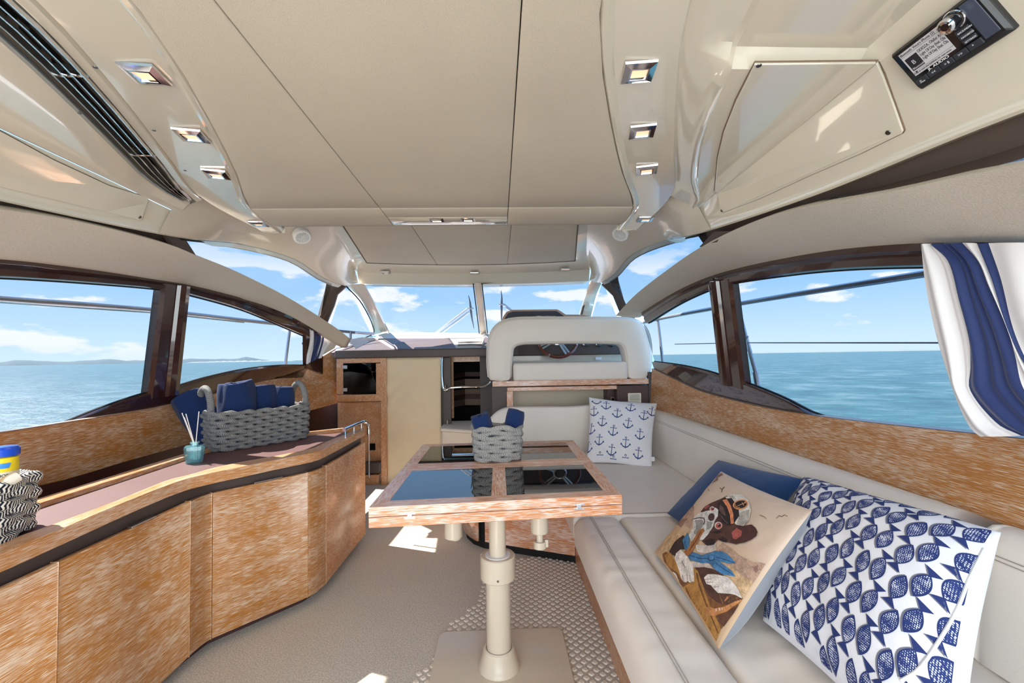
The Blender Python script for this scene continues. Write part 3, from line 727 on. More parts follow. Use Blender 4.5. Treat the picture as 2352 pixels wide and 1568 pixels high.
mb = MB(); mb.tube(resample([PX(1718, 772, 1.72), PX(1713, 785, 1.72), PX(1716, 800, 1.72), PX(1711, 818, 1.72), PX(1714, 780, 1.72)], 12), .006, 6); mb.build('wire_knot', mat('white_line', (222, 224, 232), .7), root)
root = thing('guard_rail', 'polished steel guard rail outside the left side windows', 'rail', PX(360, 712, -2.2))
mb = MB(); mb.tube(resample([PX(-500, 640, -2.2), PX(0, 686, -2.2), PX(200, 700, -2.2), PX(360, 713, -2.2), PX(560, 735, -2.15), PX(650, 745, -2.05), PX(800, 762, -1.7), PX(858, 766, -1.5)], 30), .0165, 12); mb.build('top_rail', railm, root)
mb = MB(); mb.tube([PX(-500, 650, -2.22), PX(0, 693, -2.22), PX(360, 718, -2.22), PX(560, 740, -2.17)], .006, 8); mb.build('lower_wire', steel, root)
mb = MB(); mb.tube([PX(667, 745, -2.03), PX(661, 790, -2.03), PX(655, 840, -2.03)], .014); mb.build('stanchion', railm, root)
mb = MB(); mb.tube([PX(805, 762, -1.68), PX(804, 800, -1.68)], .016); mb.build('stanchion', railm, root)
# side decks
for sg in (-1, 1):
    mb = MB(True); h0 = 1.60; h1 = 1.985 if sg > 0 else 1.86
    mb.grid([[side(sg, y, h0, .80 if sg < 0 else .86), side(sg, y, (h0+h1)/2, .83 if sg < 0 else .885), side(sg, y, h1-.02, .85 if sg < 0 else .915), side(sg, y, h1, .84 if sg < 0 else .905), side(sg, y, h1+.03, .2)] for y in frange(-1.2, 4.6, 14)])
    o = mb.build('side_deck', mat('white_deck', (232, 236, 246), .5) if sg < 0 else MATS['white_deck']); setp(o, ('left' if sg < 0 else 'right')+' white side deck outside the cabin windows', 'deck')
# foredeck under the windscreen
mb = MB(True); mb.grid([[Vector((XC+x*lerp(.9, .4, (y-6.3)/4), y, 1.59-.04*(y-6.3))) for x in frange(-1.9, 1.9, 7)] for y in frange(6.35, 9.8, 6)]); o = mb.build('foredeck', MATS['white_deck']); setp(o, 'white foredeck ahead of the windscreen, below its lower edge', 'deck')
# wipers
def wiper(name, label, base, el, hub, tip, tail, Y=6.6):
    root = thing(name, label, 'wiper', PY(*hub, Y))
    for dx in (0, 7):
        mb = MB(); mb.tube([PY(base[0]+dx*1.6, base[1], Y), PY(el[0]+dx*.5, el[1]+dx, Y)], .016, 8); mb.build('arm', MATS['wiper_steel'], root)
    mb = MB(); mb.tube([PY(hub[0]-6, hub[1], Y), PY(hub[0]+7, hub[1]+1, Y)], .02, 8); mb.build('pivot', MATS['wiper_steel'], root)
    mb = MB(); mb.tube([PY(*tip, Y), PY((hub[0]+tip[0])/2+1, (hub[1]+tip[1])/2, Y), PY(*hub, Y), PY((hub[0]+tail[0])/2-1, (hub[1]+tail[1])/2, Y), PY(*tail, Y)], [.004, .012, .02, .012, .004], 8); mb.build('blade', mat('wiper_grey', (96, 100, 110), .5) if 'wiper_grey' not in MATS else MATS['wiper_grey'], root)
mat('wiper_steel', (210, 212, 216), .35, metal=.3)
wiper('wiper', 'left windscreen wiper with twin steel arms', (1000, 766), (1074, 709), (1081, 708), (1076, 678), (1089, 755))
wiper('wiper', 'right windscreen wiper partly behind the instrument pod', (1215, 745), (1158, 699), (1152, 699), (1151, 667), (1154, 760))
# ================================================================ CEILING FITTINGS
bulb = mat('warm_lamp_lens', (255, 205, 170), .4, emit=((255, 190, 150), .9))
litcold = mat('unlit_lens', (206, 212, 214), .25)
def spot(label, p, w=.074, d=.074, lens=bulb, group=None, tilt=None, energy=.35, rim=chrome):
    root = thing('ceiling_light', label, 'light', p, group)
    c = Vector(p); R = tilt if tilt is not None else Matrix.Identity(3)
    mb = MB(); ring = lambda k, z: [c + R @ Vector((sx_*w/2*k, sy_*d/2*k, z)) for sx_, sy_ in ((-1, -1), (1, -1), (1, 1), (-1, 1))]
    mb.grid([ring(1.02, .002), ring(1.0, -.004), ring(.62, -.0085), ring(.5, -.0085), ring(.44, -.001)], True, False, flip=True); mb.build('bezel', rim, root)
    mb = MB(); mb.add(ring(.5, -.0035), [(0, 1, 2, 3)]); mb.build('lens', lens, root)
    if energy:
        ld = bpy.data.lights.new('bulb', 'SPOT'); ld.energy = energy*6; ld.color = (1, .78, .6); ld.spot_size = 2.2; ld.spot_blend = 1; ld.shadow_soft_size = .02
        lo_ = bpy.data.objects.new('bulb', ld); COL.objects.link(lo_); lo_.parent = root; lo_.location = R @ Vector((0, 0, -.02)); WL[lo_] = c
    return root
nm = ['nearest', 'second', 'third', 'farthest']
for sg, pts, side_, near_ in ((-1, [(333, 170), (440, 311), (497, 400), (594, 514)], 'left', 'beside the long air grille'), (1, [(1467, 165), (1475, 302), (1485, 390), (1482, 503)], 'right', 'between headliner and cream pod')):
    for k, (x, y) in enumerate(pts):
        p = PZ(x, y, ZC-.011)
        ang = [ .12, .2, .28, .1][k]*sg
        spot(f'{nm[k]} of the four square chrome lights on the {side_} soffit, {near_}', p, tilt=Matrix.Rotation(ang*-1, 3, 'Z'), energy=.25)
# two lamps in the forward centre panel
pl = MB(); a = [PZ(967, 494, ZC-.003), PZ(1110, 493, ZC-.003), PZ(1114, 511, ZC-.003), PZ(974, 512, ZC-.003)]
pl.prism(a[::-1], (0, 0, .006)); pl.build('lamp_plate', gel_matte, ceiling, bevel=.002)
spot('left of the two chrome lights in the forward centre ceiling panel', PZ(1003, 503, ZC-.006), .082, .07, energy=.2)
spot('right of the two chrome lights in the forward centre ceiling panel', PZ(1075, 502, ZC-.006), .082, .07, energy=.2)
for x, y, w_ in ((886, 625, 'left'), (1090, 627, 'middle'), (1297, 619, 'right')):
    spot(f'{w_} of three small unlit silver lights above the windscreen', PZ(x, y, 2.135)+Vector((0, 0, -.004)), .085, .10, litcold, 'small lights above the windscreen', energy=0, rim=steel)

# speakers
def speaker(label, px, py, sg):
    Y = 2.75; p = PY(px, py, Y); th = interp(TP, Y); lh = interp(LE, Y)
    n = Vector((-sg*(th[1]-lh[1]), -.22, -(lh[0]-th[0])*1.1)).normalized()
    root = thing('speaker', label, 'speaker', p); R = n.to_track_quat('Z', 'Y').to_matrix() @ Matrix.Scale(.8, 3)
    mb = MB(); mb.lathe([(.0, -.03), (.066, -.03), (.066, .008), (.06, .017), (.05, .019), (.047, .012)], p, 28, R); mb.build('housing', nylon, root)
    mb = MB(); mb.lathe([(0, .011), (.047, .011)], p, 24, R); mb.build('cone', mat('speaker_dark', (60, 58, 58), .6) if 'speaker_dark' not in MATS else MATS['speaker_dark'], root)
    mb = MB()
    for k in range(-5, 6):
        z = k*.0082; w = math.sqrt(max(0, .048**2-z*z))
        if w > .005: mb.box((-w, z-.0022, .013), (w, z+.0022, .018), R, p)
    mb.build('grille', nylon, root)
    mb = MB()
    for k in range(12):
        a = k*PI/6; mb.box((.004, -.001, .013), (.048, .001, .0185), R @ Matrix.Rotation(a, 3, 'Z'), p)
    mb.build('ribs', nylon, root)
speaker('round white speaker high on the left above the quarter window', 694, 543, -1)
speaker('round white speaker high on the right beside the hatch', 1425, 537, 1)

# long air grille on the left
gr = thing('air_grille', 'long slatted silver air conditioning grille in the left ceiling moulding', 'vent', side(-1, 1.2, .8, ZC))
ysg = frange(-.9, 1.80, 30)
def gpt(y, f, z): return side(-1, y, lerp(ga(y), gb(y), f), z)
for f in (.02, .24, .45, .66):
    mb = MB(True); mb.grid([[gpt(y, f, ZC-.032), gpt(y, f+.035, ZC-.032), gpt(y, f+.05, ZC-.002), gpt(y, f+.0, ZC-.002)] for y in ysg], True, False); mb.build('slat', steel if f > .5 else chrome, gr)
mb = MB(True); mb.grid([[gpt(y, .84, ZC-.03), gpt(y, .86, ZC-.036), gpt(y, .99, ZC-.034), gpt(y, .99, ZC-.02)] for y in ysg], False, False); mb.build('outer_band', steel, gr)
for y in (.62, 1.02, 1.42):
    for f in (.13, .35, .55):
        mb = MB(); q = gpt(y, f, ZC-.012); mb.box((-.012, -.004, -.012), (.012, .004, .012), None, q); mb.build('bracket', chrome, gr, bevel=.002)
for y, f in ((.75, .92), (1.15, .92)):
    q = gpt(y, f, ZC-.0365); disc('screw', q, (0, 0, -1), .0045, .001, screwm, gr)
for px, py in ((219, 154), (354, 299), (425, 391), (459, 452)):
    q = PZ(px, py, ZC-.0215); disc('screw', q, (0, 0, -1), .005, .0015, screwm, ceiling)
# inspection covers
def fFac(y, z):
    c = interp(CR, y)[0]; lh, lz = interp(LE, y); zt = ZC-.064; return lerp(c+.004, lh-.02, (zt-z)/(zt-lz-.05))
gap = mat('panel_gap', (120, 98, 78), .7)
cv = thing('inspection_cover', 'large folded cream inspection cover on the right pod', 'cover', PZ(1830, 290, ZC-.065))
up_ = [PZ(x, y, ZC-.0635) for x, y in ((1733, 142), (2013, 139), (1650, 441), (1641, 436), (1648, 360), (1662, 300), (1690, 228))]
lw_ = [PH(x, y, fFac) for x, y in ((2018, 140), (2032, 170), (2056, 235), (2078, 298), (2074, 304), (1980, 350), (1860, 402), (1745, 455), (1661, 487), (1656, 480), (1650, 442))]
def outset(P, k):
    c = sum(P, Vector())/len(P); return [c+(p-c)*(1+k) for p in P]
nl = (lw_[3]-lw_[0]).cross(lw_[8]-lw_[0]).normalized(); nl = nl if nl.x < 0 else -nl
mb = MB(); mb.tube([p+Vector((0, 0, -.001)) for p in outset(up_, .006)], .0018, 6, closed=True); mb.tube([p+nl*.001 for p in outset(lw_, .006)], .0018, 6, closed=True); mb.build('gap', gap, cv)
mb = MB(); mb.prism(up_, (0, 0, -.0065)); mb.build('upper_face', gel, cv, bevel=.002)
mb = MB(); mb.prism(lw_, nl*.0065); mb.build('lower_face', gel, cv, bevel=.002)
for x, y in ((1743, 150),): disc('screw', PZ(x, y, ZC-.07), (0, 0, -1), .006, .002, screwm, cv)
for x, y in ((2045, 300), (1797, 420), (1661, 481)): disc('screw', PH(x, y, fFac)+nl*.007, nl, .006, .002, screwm, cv)
cv = thing('inspection_cover', 'long low cream inspection cover under the left air grille', 'cover', PH(200, 440, fFac))
lw_ = [PH(x, y, fFac) for x, y in ((-160, 225), (0, 300), (120, 365), (250, 425), (338, 452), (336, 464), (324, 498), (318, 503), (240, 484), (100, 450), (0, 428), (-160, 388))]
nl2 = Vector((1, 0, 0))
nl = (lw_[1]-lw_[10]).cross(lw_[5]-lw_[10]).normalized(); nl = nl if nl.x > 0 else -nl
mb = MB(); mb.tube([p+nl*.001 for p in outset(lw_, .004)], .0015, 6, closed=True); mb.build('gap', gap, cv)
mb = MB(); mb.prism(lw_, nl*.006); mb.build('face', gel, cv, bevel=.0008)
for x, y in ((100, 443), (318, 496)): disc('screw', PH(x, y, fFac)+nl*.0065, nl, .006, .002, screwm, cv)

# marine stereo
st = thing('stereo', 'black marine stereo head unit with lit grey screen on the right moulding', 'stereo', PH(2210, 70, fFac))
q = [PH(x, y, fFac) for x, y in ((2125.5, 199), (2345, 58.5), (2287, -61), (2093, 101))]
o3 = q[0]; uu = (q[1]-q[0]); Wd = uu.length; uu.normalize(); vv = q[3]-q[0]; vv = (vv-uu*vv.dot(uu)); Ht = ((q[3]-q[0]).length+(q[2]-q[1]).length)/2; vv.normalize()
nn = uu.cross(vv).normalized(); nn = nn if nn.x < 0 else -nn
RS = Matrix((uu, vv, nn)).transposed()
def sp(u, v, h): return o3 + uu*(u*Wd) + vv*(v*Ht) + nn*h
def srect(u0, v0, u1, v1, h0, h1, name, m, bevel=0, parent=st):
    mb = MB(); mb.prism([sp(u0, v0, h0), sp(u1, v0, h0), sp(u1, v1, h0), sp(u0, v1, h0)], nn*(h1-h0)); return mb.build(name, m, parent, bevel=bevel)
mb = MB(); mb.grid([[sp(*c, -.004) for c in ((0, 0), (1, 0), (1, 1), (0, 1))], [sp(*c, .012) for c in ((.0, .0), (1, .0), (1, 1), (0, 1))], [sp(*c, .018) for c in ((.03, .10), (.97, .10), (.97, .96), (.03, .96))]], True, False); mb.add([sp(*c, .018) for c in ((.03, .10), (.97, .10), (.97, .96), (.03, .96))], [(0, 1, 2, 3)]); mb.build('case', blk, st, bevel=.003)
srect(.05, .26, .80, .94, .018, .0195, 'face_plate', blk2)
srect(.10, .33, .575, .90, .0195, .0202, 'screen', lcd)
srect(.12, .44, .265, .74, .0202, .0205, 'album_tile', ink)
srect(.10, .80, .575, .806, .0202, .0204, 'rule', ink); srect(.10, .41, .575, .415, .0202, .0204, 'rule', ink)
for k in range(5):
    srect(.055+k*.15, .125, .195+k*.15, .255, .0175, .021, 'button', mat('button_grey', (44, 48, 56), .4) if 'button_grey' not in MATS else MATS['button_grey'], .001)
for k in range(3): srect(.655, .29+k*.105, .79, .385+k*.105, .0195, .022, 'button', MATS['button_grey'], .001)
srect(.815, .16, .955, .94, .0185, .0205, 'side_plate', mat('slate_plastic', (64, 70, 88), .35), .001)
RS = RS @ Matrix.Scale(.82, 3); c = sp(.728, .80, .0195); mb = MB(); mb.lathe([(.0195, 0), (.0195, .004), (.0165, .005), (.0165, .026), (.013, .029), (0, .029)], c, 28, RS); mb.build('knob', blk2, st)
mb = MB(); mb.lathe([(.021, .0), (.0215, .003), (.0195, .004)], c, 28, RS); mb.lathe([(.0165, .022), (.0172, .026), (.013, .0295), (.008, .0290)], c, 28, RS); k_ = mb.build('knob_ring', chrome, st); RS = Matrix((uu, vv, nn)).transposed()
def text(s, size, m, name, parent, pos, R, bold=0, sx=1.0):
    cu = bpy.data.curves.new('t', 'FONT'); cu.body = s; cu.size = size; cu.extrude = .00015; cu.offset = bold
    o = bpy.data.objects.new('t', cu); COL.objects.link(o); bpy.context.view_layer.update()
    dg = bpy.context.evaluated_depsgraph_get(); me = bpy.data.meshes.new_from_object(o.evaluated_get(dg)); bpy.data.objects.remove(o)
    w = WL[parent]; 
    for v in me.vertices: v.co = R @ Vector((v.co.x*sx, v.co.y, v.co.z)) + Vector(pos) - w
    me.materials.clear(); me.materials.append(m); me.name = name
    o = bpy.data.objects.new(name, me); COL.objects.link(o); o.parent = parent; WL[o] = w; return o
def stx(s, u, v, size, m=ink, h=.0204, bold=0, sx=1.0): text(s, size*Ht, m, 'lettering', st, sp(u, v, h), RS, bold, sx)
stx("Bluetooth: Vince's iPhone (2)", .11, .828, .078, sx=.80); stx('ODESZA, Ólafur Arnal:', .28, .70, .088, sx=.68); stx('Light Of Day (feat. Óla', .28, .61, .088, sx=.63); stx('Light Of Day (feat. Óla', .28, .52, .088, sx=.63)
stx('Press & Hold BACK/MENU for main menu', .105, .357, .052, sx=.85); stx('JL AUDIO', .24, .272, .068, wht, .0198, .0001, 1.5); stx('Bluetooth', .13, .46, .062, lcd, .0207)
stx('B', .165, .56, .13, lcd, .0207)
mb = MB(); mb.add([sp(.13, .38-.04+.03, .0204), sp(.13, .38+.03+.01, .0204), sp(.158, .395, .0204)], [(0, 1, 2)]); mb.build('play_mark', ink, st)
for k, s in enumerate(('o', '<<', '> ll', '>>', '*')): stx(s, .10+k*.15, .17, .075, wht, .0213)
for k, s in enumerate(('SETTINGS', 'FAVORITES', 'BACK/MENU')): stx(s, .675, .31+k*.105, .045, wht, .0222)
stx('POWER', .095, .14, .03, wht, .0213)

# ================================================================ SIDEBOARD (left)
def path_px(pts, z): return [PZ(x, y, z) for x, y in pts]
cab_px = [(-700, 1700), (135, 1291), (438, 1151), (488, 1132), (708, 1085), (749, 1070), (838, 1016)]
CP = [PZ(x, y, .675) for x, y in cab_px]
CP[0] = Vector((CP[1].x-.005, .3, .675))
# round the two corners a little
def seg_piece(name, pts, z0, z1, m, parent, th=.02, bevel=.0025, inset=.0):
    P = [Vector((p.x, p.y, 0)) for p in pts]; rows = []; n = len(P); ins = []
    acc = 0; uv = []
    mb = MB(True); fr = []; bk = []
    for i, p in enumerate(P):
        t_ = (P[min(i+1, n-1)]-P[max(i-1, 0)]).normalized(); nrm = Vector((t_.y, -t_.x, 0))      # towards the room
        if i: acc += (P[i]-P[i-1]).length
        fr.append(p - nrm*inset); bk.append(p-nrm*(th+inset)); uv.append(acc)
    u0 = random.random()*3
    mb.grid([[a+Vector((0, 0, z0)) for a in fr], [a+Vector((0, 0, z1)) for a in fr]], uvs=[[(u0+a, z0) for a in uv], [(u0+a, z1) for a in uv]])
    mb.grid([[a+Vector((0, 0, z1)) for a in fr], [a+Vector((0, 0, z1)) for a in bk]], uvs=[[(a, 0) for a in uv], [(a, th) for a in uv]])
    mb.grid([[a+Vector((0, 0, z0)) for a in bk], [a+Vector((0, 0, z0)) for a in fr]], uvs=[[(a, 0) for a in uv], [(a, th) for a in uv]])
    mb.grid([[a+Vector((0, 0, z1)) for a in bk], [a+Vector((0, 0, z0)) for a in bk]], uvs=[[(a, 0) for a in uv], [(a, th) for a in uv]])
    for a, b in ((fr[0], bk[0]), (fr[-1], bk[-1])):
        mb.add([a+Vector((0, 0, z0)), a+Vector((0, 0, z1)), b+Vector((0, 0, z1)), b+Vector((0, 0, z0))], [(0, 1, 2, 3)], [[(0, 0), (.6, 0), (.6, .02), (0, .02)]], False)
    return mb.build(name, m, parent, bevel=bevel, merge=True)
def trimseg(a, b, g0, g1): d = (b-a).normalized(); return a+d*g0, b-d*g1
sb = thing('sideboard', 'curved limed oak galley sideboard along the left side', 'cabinet', Vector((-1.45, 1.8, 0)))
units = [('door', 0, 1, 'door'), ('door', 1, 2, 'door'), ('corner_panel', 2, 3, ''), ('door', 3, 4, 'door'), ('corner_panel', 4, 5, ''), ('end_panel', 5, 6, '')]
for nm_, i, j, kd in units:
    a, b = trimseg(CP[i], CP[j], .002, .002)
    pts = [a, a.lerp(b, .5), b]
    if nm_ == 'corner_panel':
        a0 = (CP[i]-CP[i-1]).normalized(); b0 = (CP[j+1]-CP[j]).normalized()
        L0 = (CP[j]-CP[i]).length*.38; p1 = CP[i]+a0*L0*.6; p2 = CP[j]-b0*L0*.6
        pts = []
        for k in range(13):
            t_ = .01+.98*k/12; pts.append(CP[i]*(1-t_)**3+p1*3*t_*(1-t_)**2+p2*3*t_*t_*(1-t_)+CP[j]*t_**3)
    o = seg_piece(nm_, pts, .05, .675, wood if nm_ != 'end_panel' else wood_red, sb)
    if kd == 'door' and i in (1, 3):
        t0, t1 = ((.46, .66) if i == 1 else (.40, .70))
        A = CP[i].lerp(CP[j], t0); B_ = CP[i].lerp(CP[j], t1); d = (B_-A).normalized(); nr = Vector((d.y, -d.x, 0))
        mb = MB(); mb.prism([A+Vector((0, 0, .002))+nr*.004, B_+Vector((0, 0, .002))+nr*.004, B_+Vector((0, 0, .002))-nr*.012, A+Vector((0, 0, .002))-nr*.012], (0, 0, .006)); mb.build('handle', steel, o, bevel=.001, label='slim steel finger pull')
# dark recess under the worktop, toe kick, carcass
full = []
for i in range(len(CP)): full.append(CP[i])
body = [Vector((p.x-.06, p.y+.0, .03)) for p in CP]; body[-1].y -= .03
body[-2] = Vector((CP[-2].x-.06, CP[-2].y+.01, .03)); body[4] = Vector((CP[4].x-.05, CP[4].y+.05, .03)); body[3] = Vector((CP[3].x-.05, CP[3].y+.045, .03))
mb = MB(); mb.prism([Vector((p.x, p.y, .0)) for p in body]+[Vector((-1.74, CP[-1].y-.28, 0)), Vector((-1.74, .3, 0))], (0, 0, .715)); mb.build('carcass', brownd, sb)
# worktop
ft_px = [(0, 1272), (134, 1217), (260, 1164), (369, 1120), (430, 1099), (480, 1087), (565, 1070), (633, 1056), (701, 1043), (728, 1037), (745, 1030), (780, 1013), (820, 993), (839, 983)]
FT = [PZ(x, y, .775) for x, y in ft_px]; FT.insert(0, Vector((FT[0].x, .3, .775)))
FT = resample(FT, 60)
in_px = [(0, 1248), (139, 1198), (260, 1153), (390, 1101), (440, 1089), (480, 1077), (548, 1062), (616, 1050), (684, 1037), (718, 1029), (750, 1014), (786, 1000), (812, 989)]
INP = [PZ(x, y, .775) for x, y in in_px]; INP.insert(0, Vector((INP[0].x, .3, .775)))
INP = resample(INP, 60)
wt_ = thing('worktop', 'curved oak edged worktop with oxblood leather inlay on the sideboard', 'worktop', Vector((-1.5, 1.8, .73)))
farR = PZ(834, 981, .775); farL = Vector((-1.64, 2.62, .775))
backX = -1.66
mb = MB(True); acc = 0; rows = []; U = []
for k, (a, b) in enumerate(zip(FT, INP)):
    if k: acc += (FT[k]-FT[k-1]).length
    out = (a-b); out.z = 0; out.normalize()
    rows.append([a-out*.01+Vector((0, 0, -.046)), a+Vector((0, 0, -.046)), a+out*.001+Vector((0, 0, -.004)), a-out*.003, b+Vector((0, 0, .001)), b-out*.002+Vector((0, 0, -.006))])
    U.append([(acc, 0), (acc, .01), (acc, .06), (acc, .065), (acc, .065+(a-b).length), (acc, .12)])
mb.grid(rows, uvs=U, flip=True); mb.build('front_edge', wood_pale, wt_)
# slab under inlay
slab = [Vector((p.x, p.y, .72)) for p in INP] + [Vector((farL.x, farL.y, .72)), Vector((-1.66, 2.4, .72)), Vector((-1.66, .3, .72))]
mb = MB(); mb.prism(slab, (0, 0, .049)); mb.build('inlay', inlay, wt_)
mb = MB(); mb.box((-1.60, .3, .735), (-1.54, 2.42, .787)); mb.build('back_fiddle', wood_pale, wt_, grain=(0, 1, 0), bevel=.003)
dd = (farL-farR).normalized(); nr = Vector((dd.y, -dd.x, 0))
mb = MB(); mb.prism([farR+Vector((0, 0, -.05)), farL+Vector((0, 0, -.05)), farL-nr*.03+Vector((0, 0, -.05)), farR-nr*.03+Vector((0, 0, -.05))], (0, 0, .062)); mb.build('end_fiddle', wood_pale, wt_, grain=dd, bevel=.003)
# fascia strip below the worktop (dark recess)
sb_f = []
for a, b in zip(FT, INP):
    out = (a-b); out.z = 0; out.normalize(); sb_f.append(a-out*.055)
CPr = linres(CP, 90); sb_f = []
for k, p in enumerate(CPr):
    a3, b3 = CPr[max(0, k-4)], CPr[min(89, k+4)]; t3 = (b3-a3).normalized(); sb_f.append(Vector((p.x-t3.y*.028, p.y+t3.x*.028, 0)))
mb = MB(True); mb.grid([[p+Vector((0, 0, .60)) for p in sb_f], [p+Vector((0, 0, .735)) for p in sb_f]]); mb.build('recess_fascia', brownf, sb)
# gap behind the worktop, painted black to stand for its shade
mb = MB(); mb.grid([[Vector((-1.83, y, .60)), Vector((-1.60, y, .60)), Vector((-1.60, y, .76))] for y in (.2, 2.6)], smooth=False); mb.build('rear_gutter', black, sb)
# chrome end rail
hr = thing('end_rail', 'chrome fiddle rail bent down the far end of the sideboard', 'rail', PZ(812, 984, .775))
a = PZ(790, 1000, .785); b_ = PZ(836, 978, .785); zt = .82
P_ = [Vector((a.x, a.y, zt)), Vector((b_.x, b_.y-.03, zt)), Vector((b_.x+.012, b_.y+.01, zt-.01)), Vector((b_.x+.022, b_.y+.025, zt-.04)), Vector((b_.x+.024, b_.y+.03, .72)), Vector((b_.x+.024, b_.y+.03, .42))]
mb = MB(); mb.tube(resample(P_[:2], 4)+resample(P_[1:5], 10)[1:], .0115, 12); mb.build('rail', chrome, hr)
mb = MB(); mb.tube([P_[4], P_[5]], .006, 8); mb.build('edge_rod', chrome, hr)
for t_ in (.06, .5, .92):
    p = P_[0].lerp(P_[1], t_); mb = MB(); mb.tube([p, Vector((p.x, p.y, .77))], .006, 8); mb.build('post', chrome, hr)

# ================================================================ TALL LOCKER, CREAM WALL, COMPANIONWAY
def qbox(name, px0, py0, px1, py1, Y, th, m, parent, bevel=0, grain=None, label=None):
    a = PY(px0, py1, Y); b = PY(px1, py0, Y); x0, x1 = sorted((a.x, b.x)); z0, z1 = sorted((a.z, b.z))
    mb = MB(); mb.box((x0, Y, z0), (x1, Y+th, z1)); return mb.build(name, m, parent, bevel=bevel, grain=grain, label=label)
YL = 4.4
tl = thing('tall_locker', 'satin oak corner locker with small smoked glass door', 'cabinet', PY(830, 1120, YL))
qbox('top_rail', 773, 821, 876, 834, YL, .02, wood_red, tl, grain=(1, 0, 0)); qbox('bottom_rail', 773, 905, 876, 924, YL, .02, wood_red, tl, grain=(1, 0, 0))
qbox('stile', 773, 834, 788, 905, YL, .02, wood_red, tl, grain=(0, 0, 1)); qbox('stile', 864, 834, 876, 905, YL, .02, wood_red, tl, grain=(0, 0, 1))
qbox('stile', 876, 821, 887, 1165, YL-.004, .03, wood_red, tl, grain=(0, 0, 1), bevel=.002)
gd = qbox('glass_door', 788, 834, 864, 905, YL+.004, .006, glass_dark, tl)
for y in (843, 895): qbox('hinge', 787, y-4, 797, y+4, YL-.003, .006, steel, gd, .001)
qbox('inner_back', 780, 830, 870, 910, YL+.30, .01, mat('locker_dark', (40, 26, 20), .6), tl)
qbox('shelf_floor', 775, 921, 876, 924, YL, .3, wood_red, tl)
qbox('recess_back', 700, 915, 778, 1000, YL+.16, .01, mat('recess_brown', (66, 42, 32), .6), tl); qbox('recess_back', 776, 915, 878, 1150, YL+.12, .01, wood_red, tl)
qbox('outlet', 846, 1018, 862, 1034, YL+.112, .008, blk2, tl, .001)
qbox('brown_box', 835, 1062, 872, 1088, YL+.02, .09, brownf, tl, .01)
qbox('drawer', 835, 1090, 870, 1117, YL+.015, .09, wood_red, tl, .002, (1, 0, 0)); qbox('drawer', 835, 1121, 870, 1160, YL+.015, .09, wood_red, tl, .002, (1, 0, 0))
wf = struct('wall_front', 'cream fabric bulkhead panel beside the companionway')
mb = MB(True); rows = []
x0 = PY(887, 900, YL).x; x1 = PY(1012, 900, YL).x
for j in range(40):
    r = []
    z = lerp(.0, 1.262, j/39)
    for k in range(24):
        x = lerp(x0, x1, k/23); w_ = 1-k/23
        d = .012*w_*math.sin(z*34 + 9*w_*w_ + 3*noise.noise(Vector((x*5, z*3, 1))))*(.4+noise.noise(Vector((x*3, z*2.5, 7)))) + .01*noise.noise(Vector((x*4, z*3, 2)))
        r.append(Vector((x, YL+.012+d, z)))
    rows.append(r)
mb.grid(rows); mb.build('fabric_panel', curtainp, wf, solid=.01)
YC = 4.75
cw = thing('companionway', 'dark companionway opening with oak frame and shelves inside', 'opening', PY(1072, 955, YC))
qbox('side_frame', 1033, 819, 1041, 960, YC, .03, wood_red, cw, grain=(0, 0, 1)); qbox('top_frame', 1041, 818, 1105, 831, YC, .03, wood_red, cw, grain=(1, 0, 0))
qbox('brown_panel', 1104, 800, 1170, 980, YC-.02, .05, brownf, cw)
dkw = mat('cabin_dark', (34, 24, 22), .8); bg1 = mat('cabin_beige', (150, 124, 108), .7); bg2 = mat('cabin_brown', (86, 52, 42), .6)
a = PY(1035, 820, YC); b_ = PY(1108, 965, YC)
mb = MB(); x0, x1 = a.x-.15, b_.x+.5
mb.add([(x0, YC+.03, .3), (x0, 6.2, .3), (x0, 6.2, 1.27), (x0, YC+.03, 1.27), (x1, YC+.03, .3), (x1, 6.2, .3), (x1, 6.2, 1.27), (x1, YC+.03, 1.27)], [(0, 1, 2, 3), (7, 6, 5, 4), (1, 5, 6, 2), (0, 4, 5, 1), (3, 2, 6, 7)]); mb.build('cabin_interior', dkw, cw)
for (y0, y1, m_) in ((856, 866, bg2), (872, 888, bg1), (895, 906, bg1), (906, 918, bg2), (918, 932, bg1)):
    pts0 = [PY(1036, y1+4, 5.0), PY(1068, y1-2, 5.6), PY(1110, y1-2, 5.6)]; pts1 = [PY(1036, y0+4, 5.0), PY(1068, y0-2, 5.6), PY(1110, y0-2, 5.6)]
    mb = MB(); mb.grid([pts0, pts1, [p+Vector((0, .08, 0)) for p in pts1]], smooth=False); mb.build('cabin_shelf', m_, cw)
qbox('post_upper', 1021, 818, 1033, 884, YC-.12, .03, brownf, cw, .004); qbox('post_lower', 1018, 901, 1034, 962, YC-.12, .04, brownf, cw, .004)
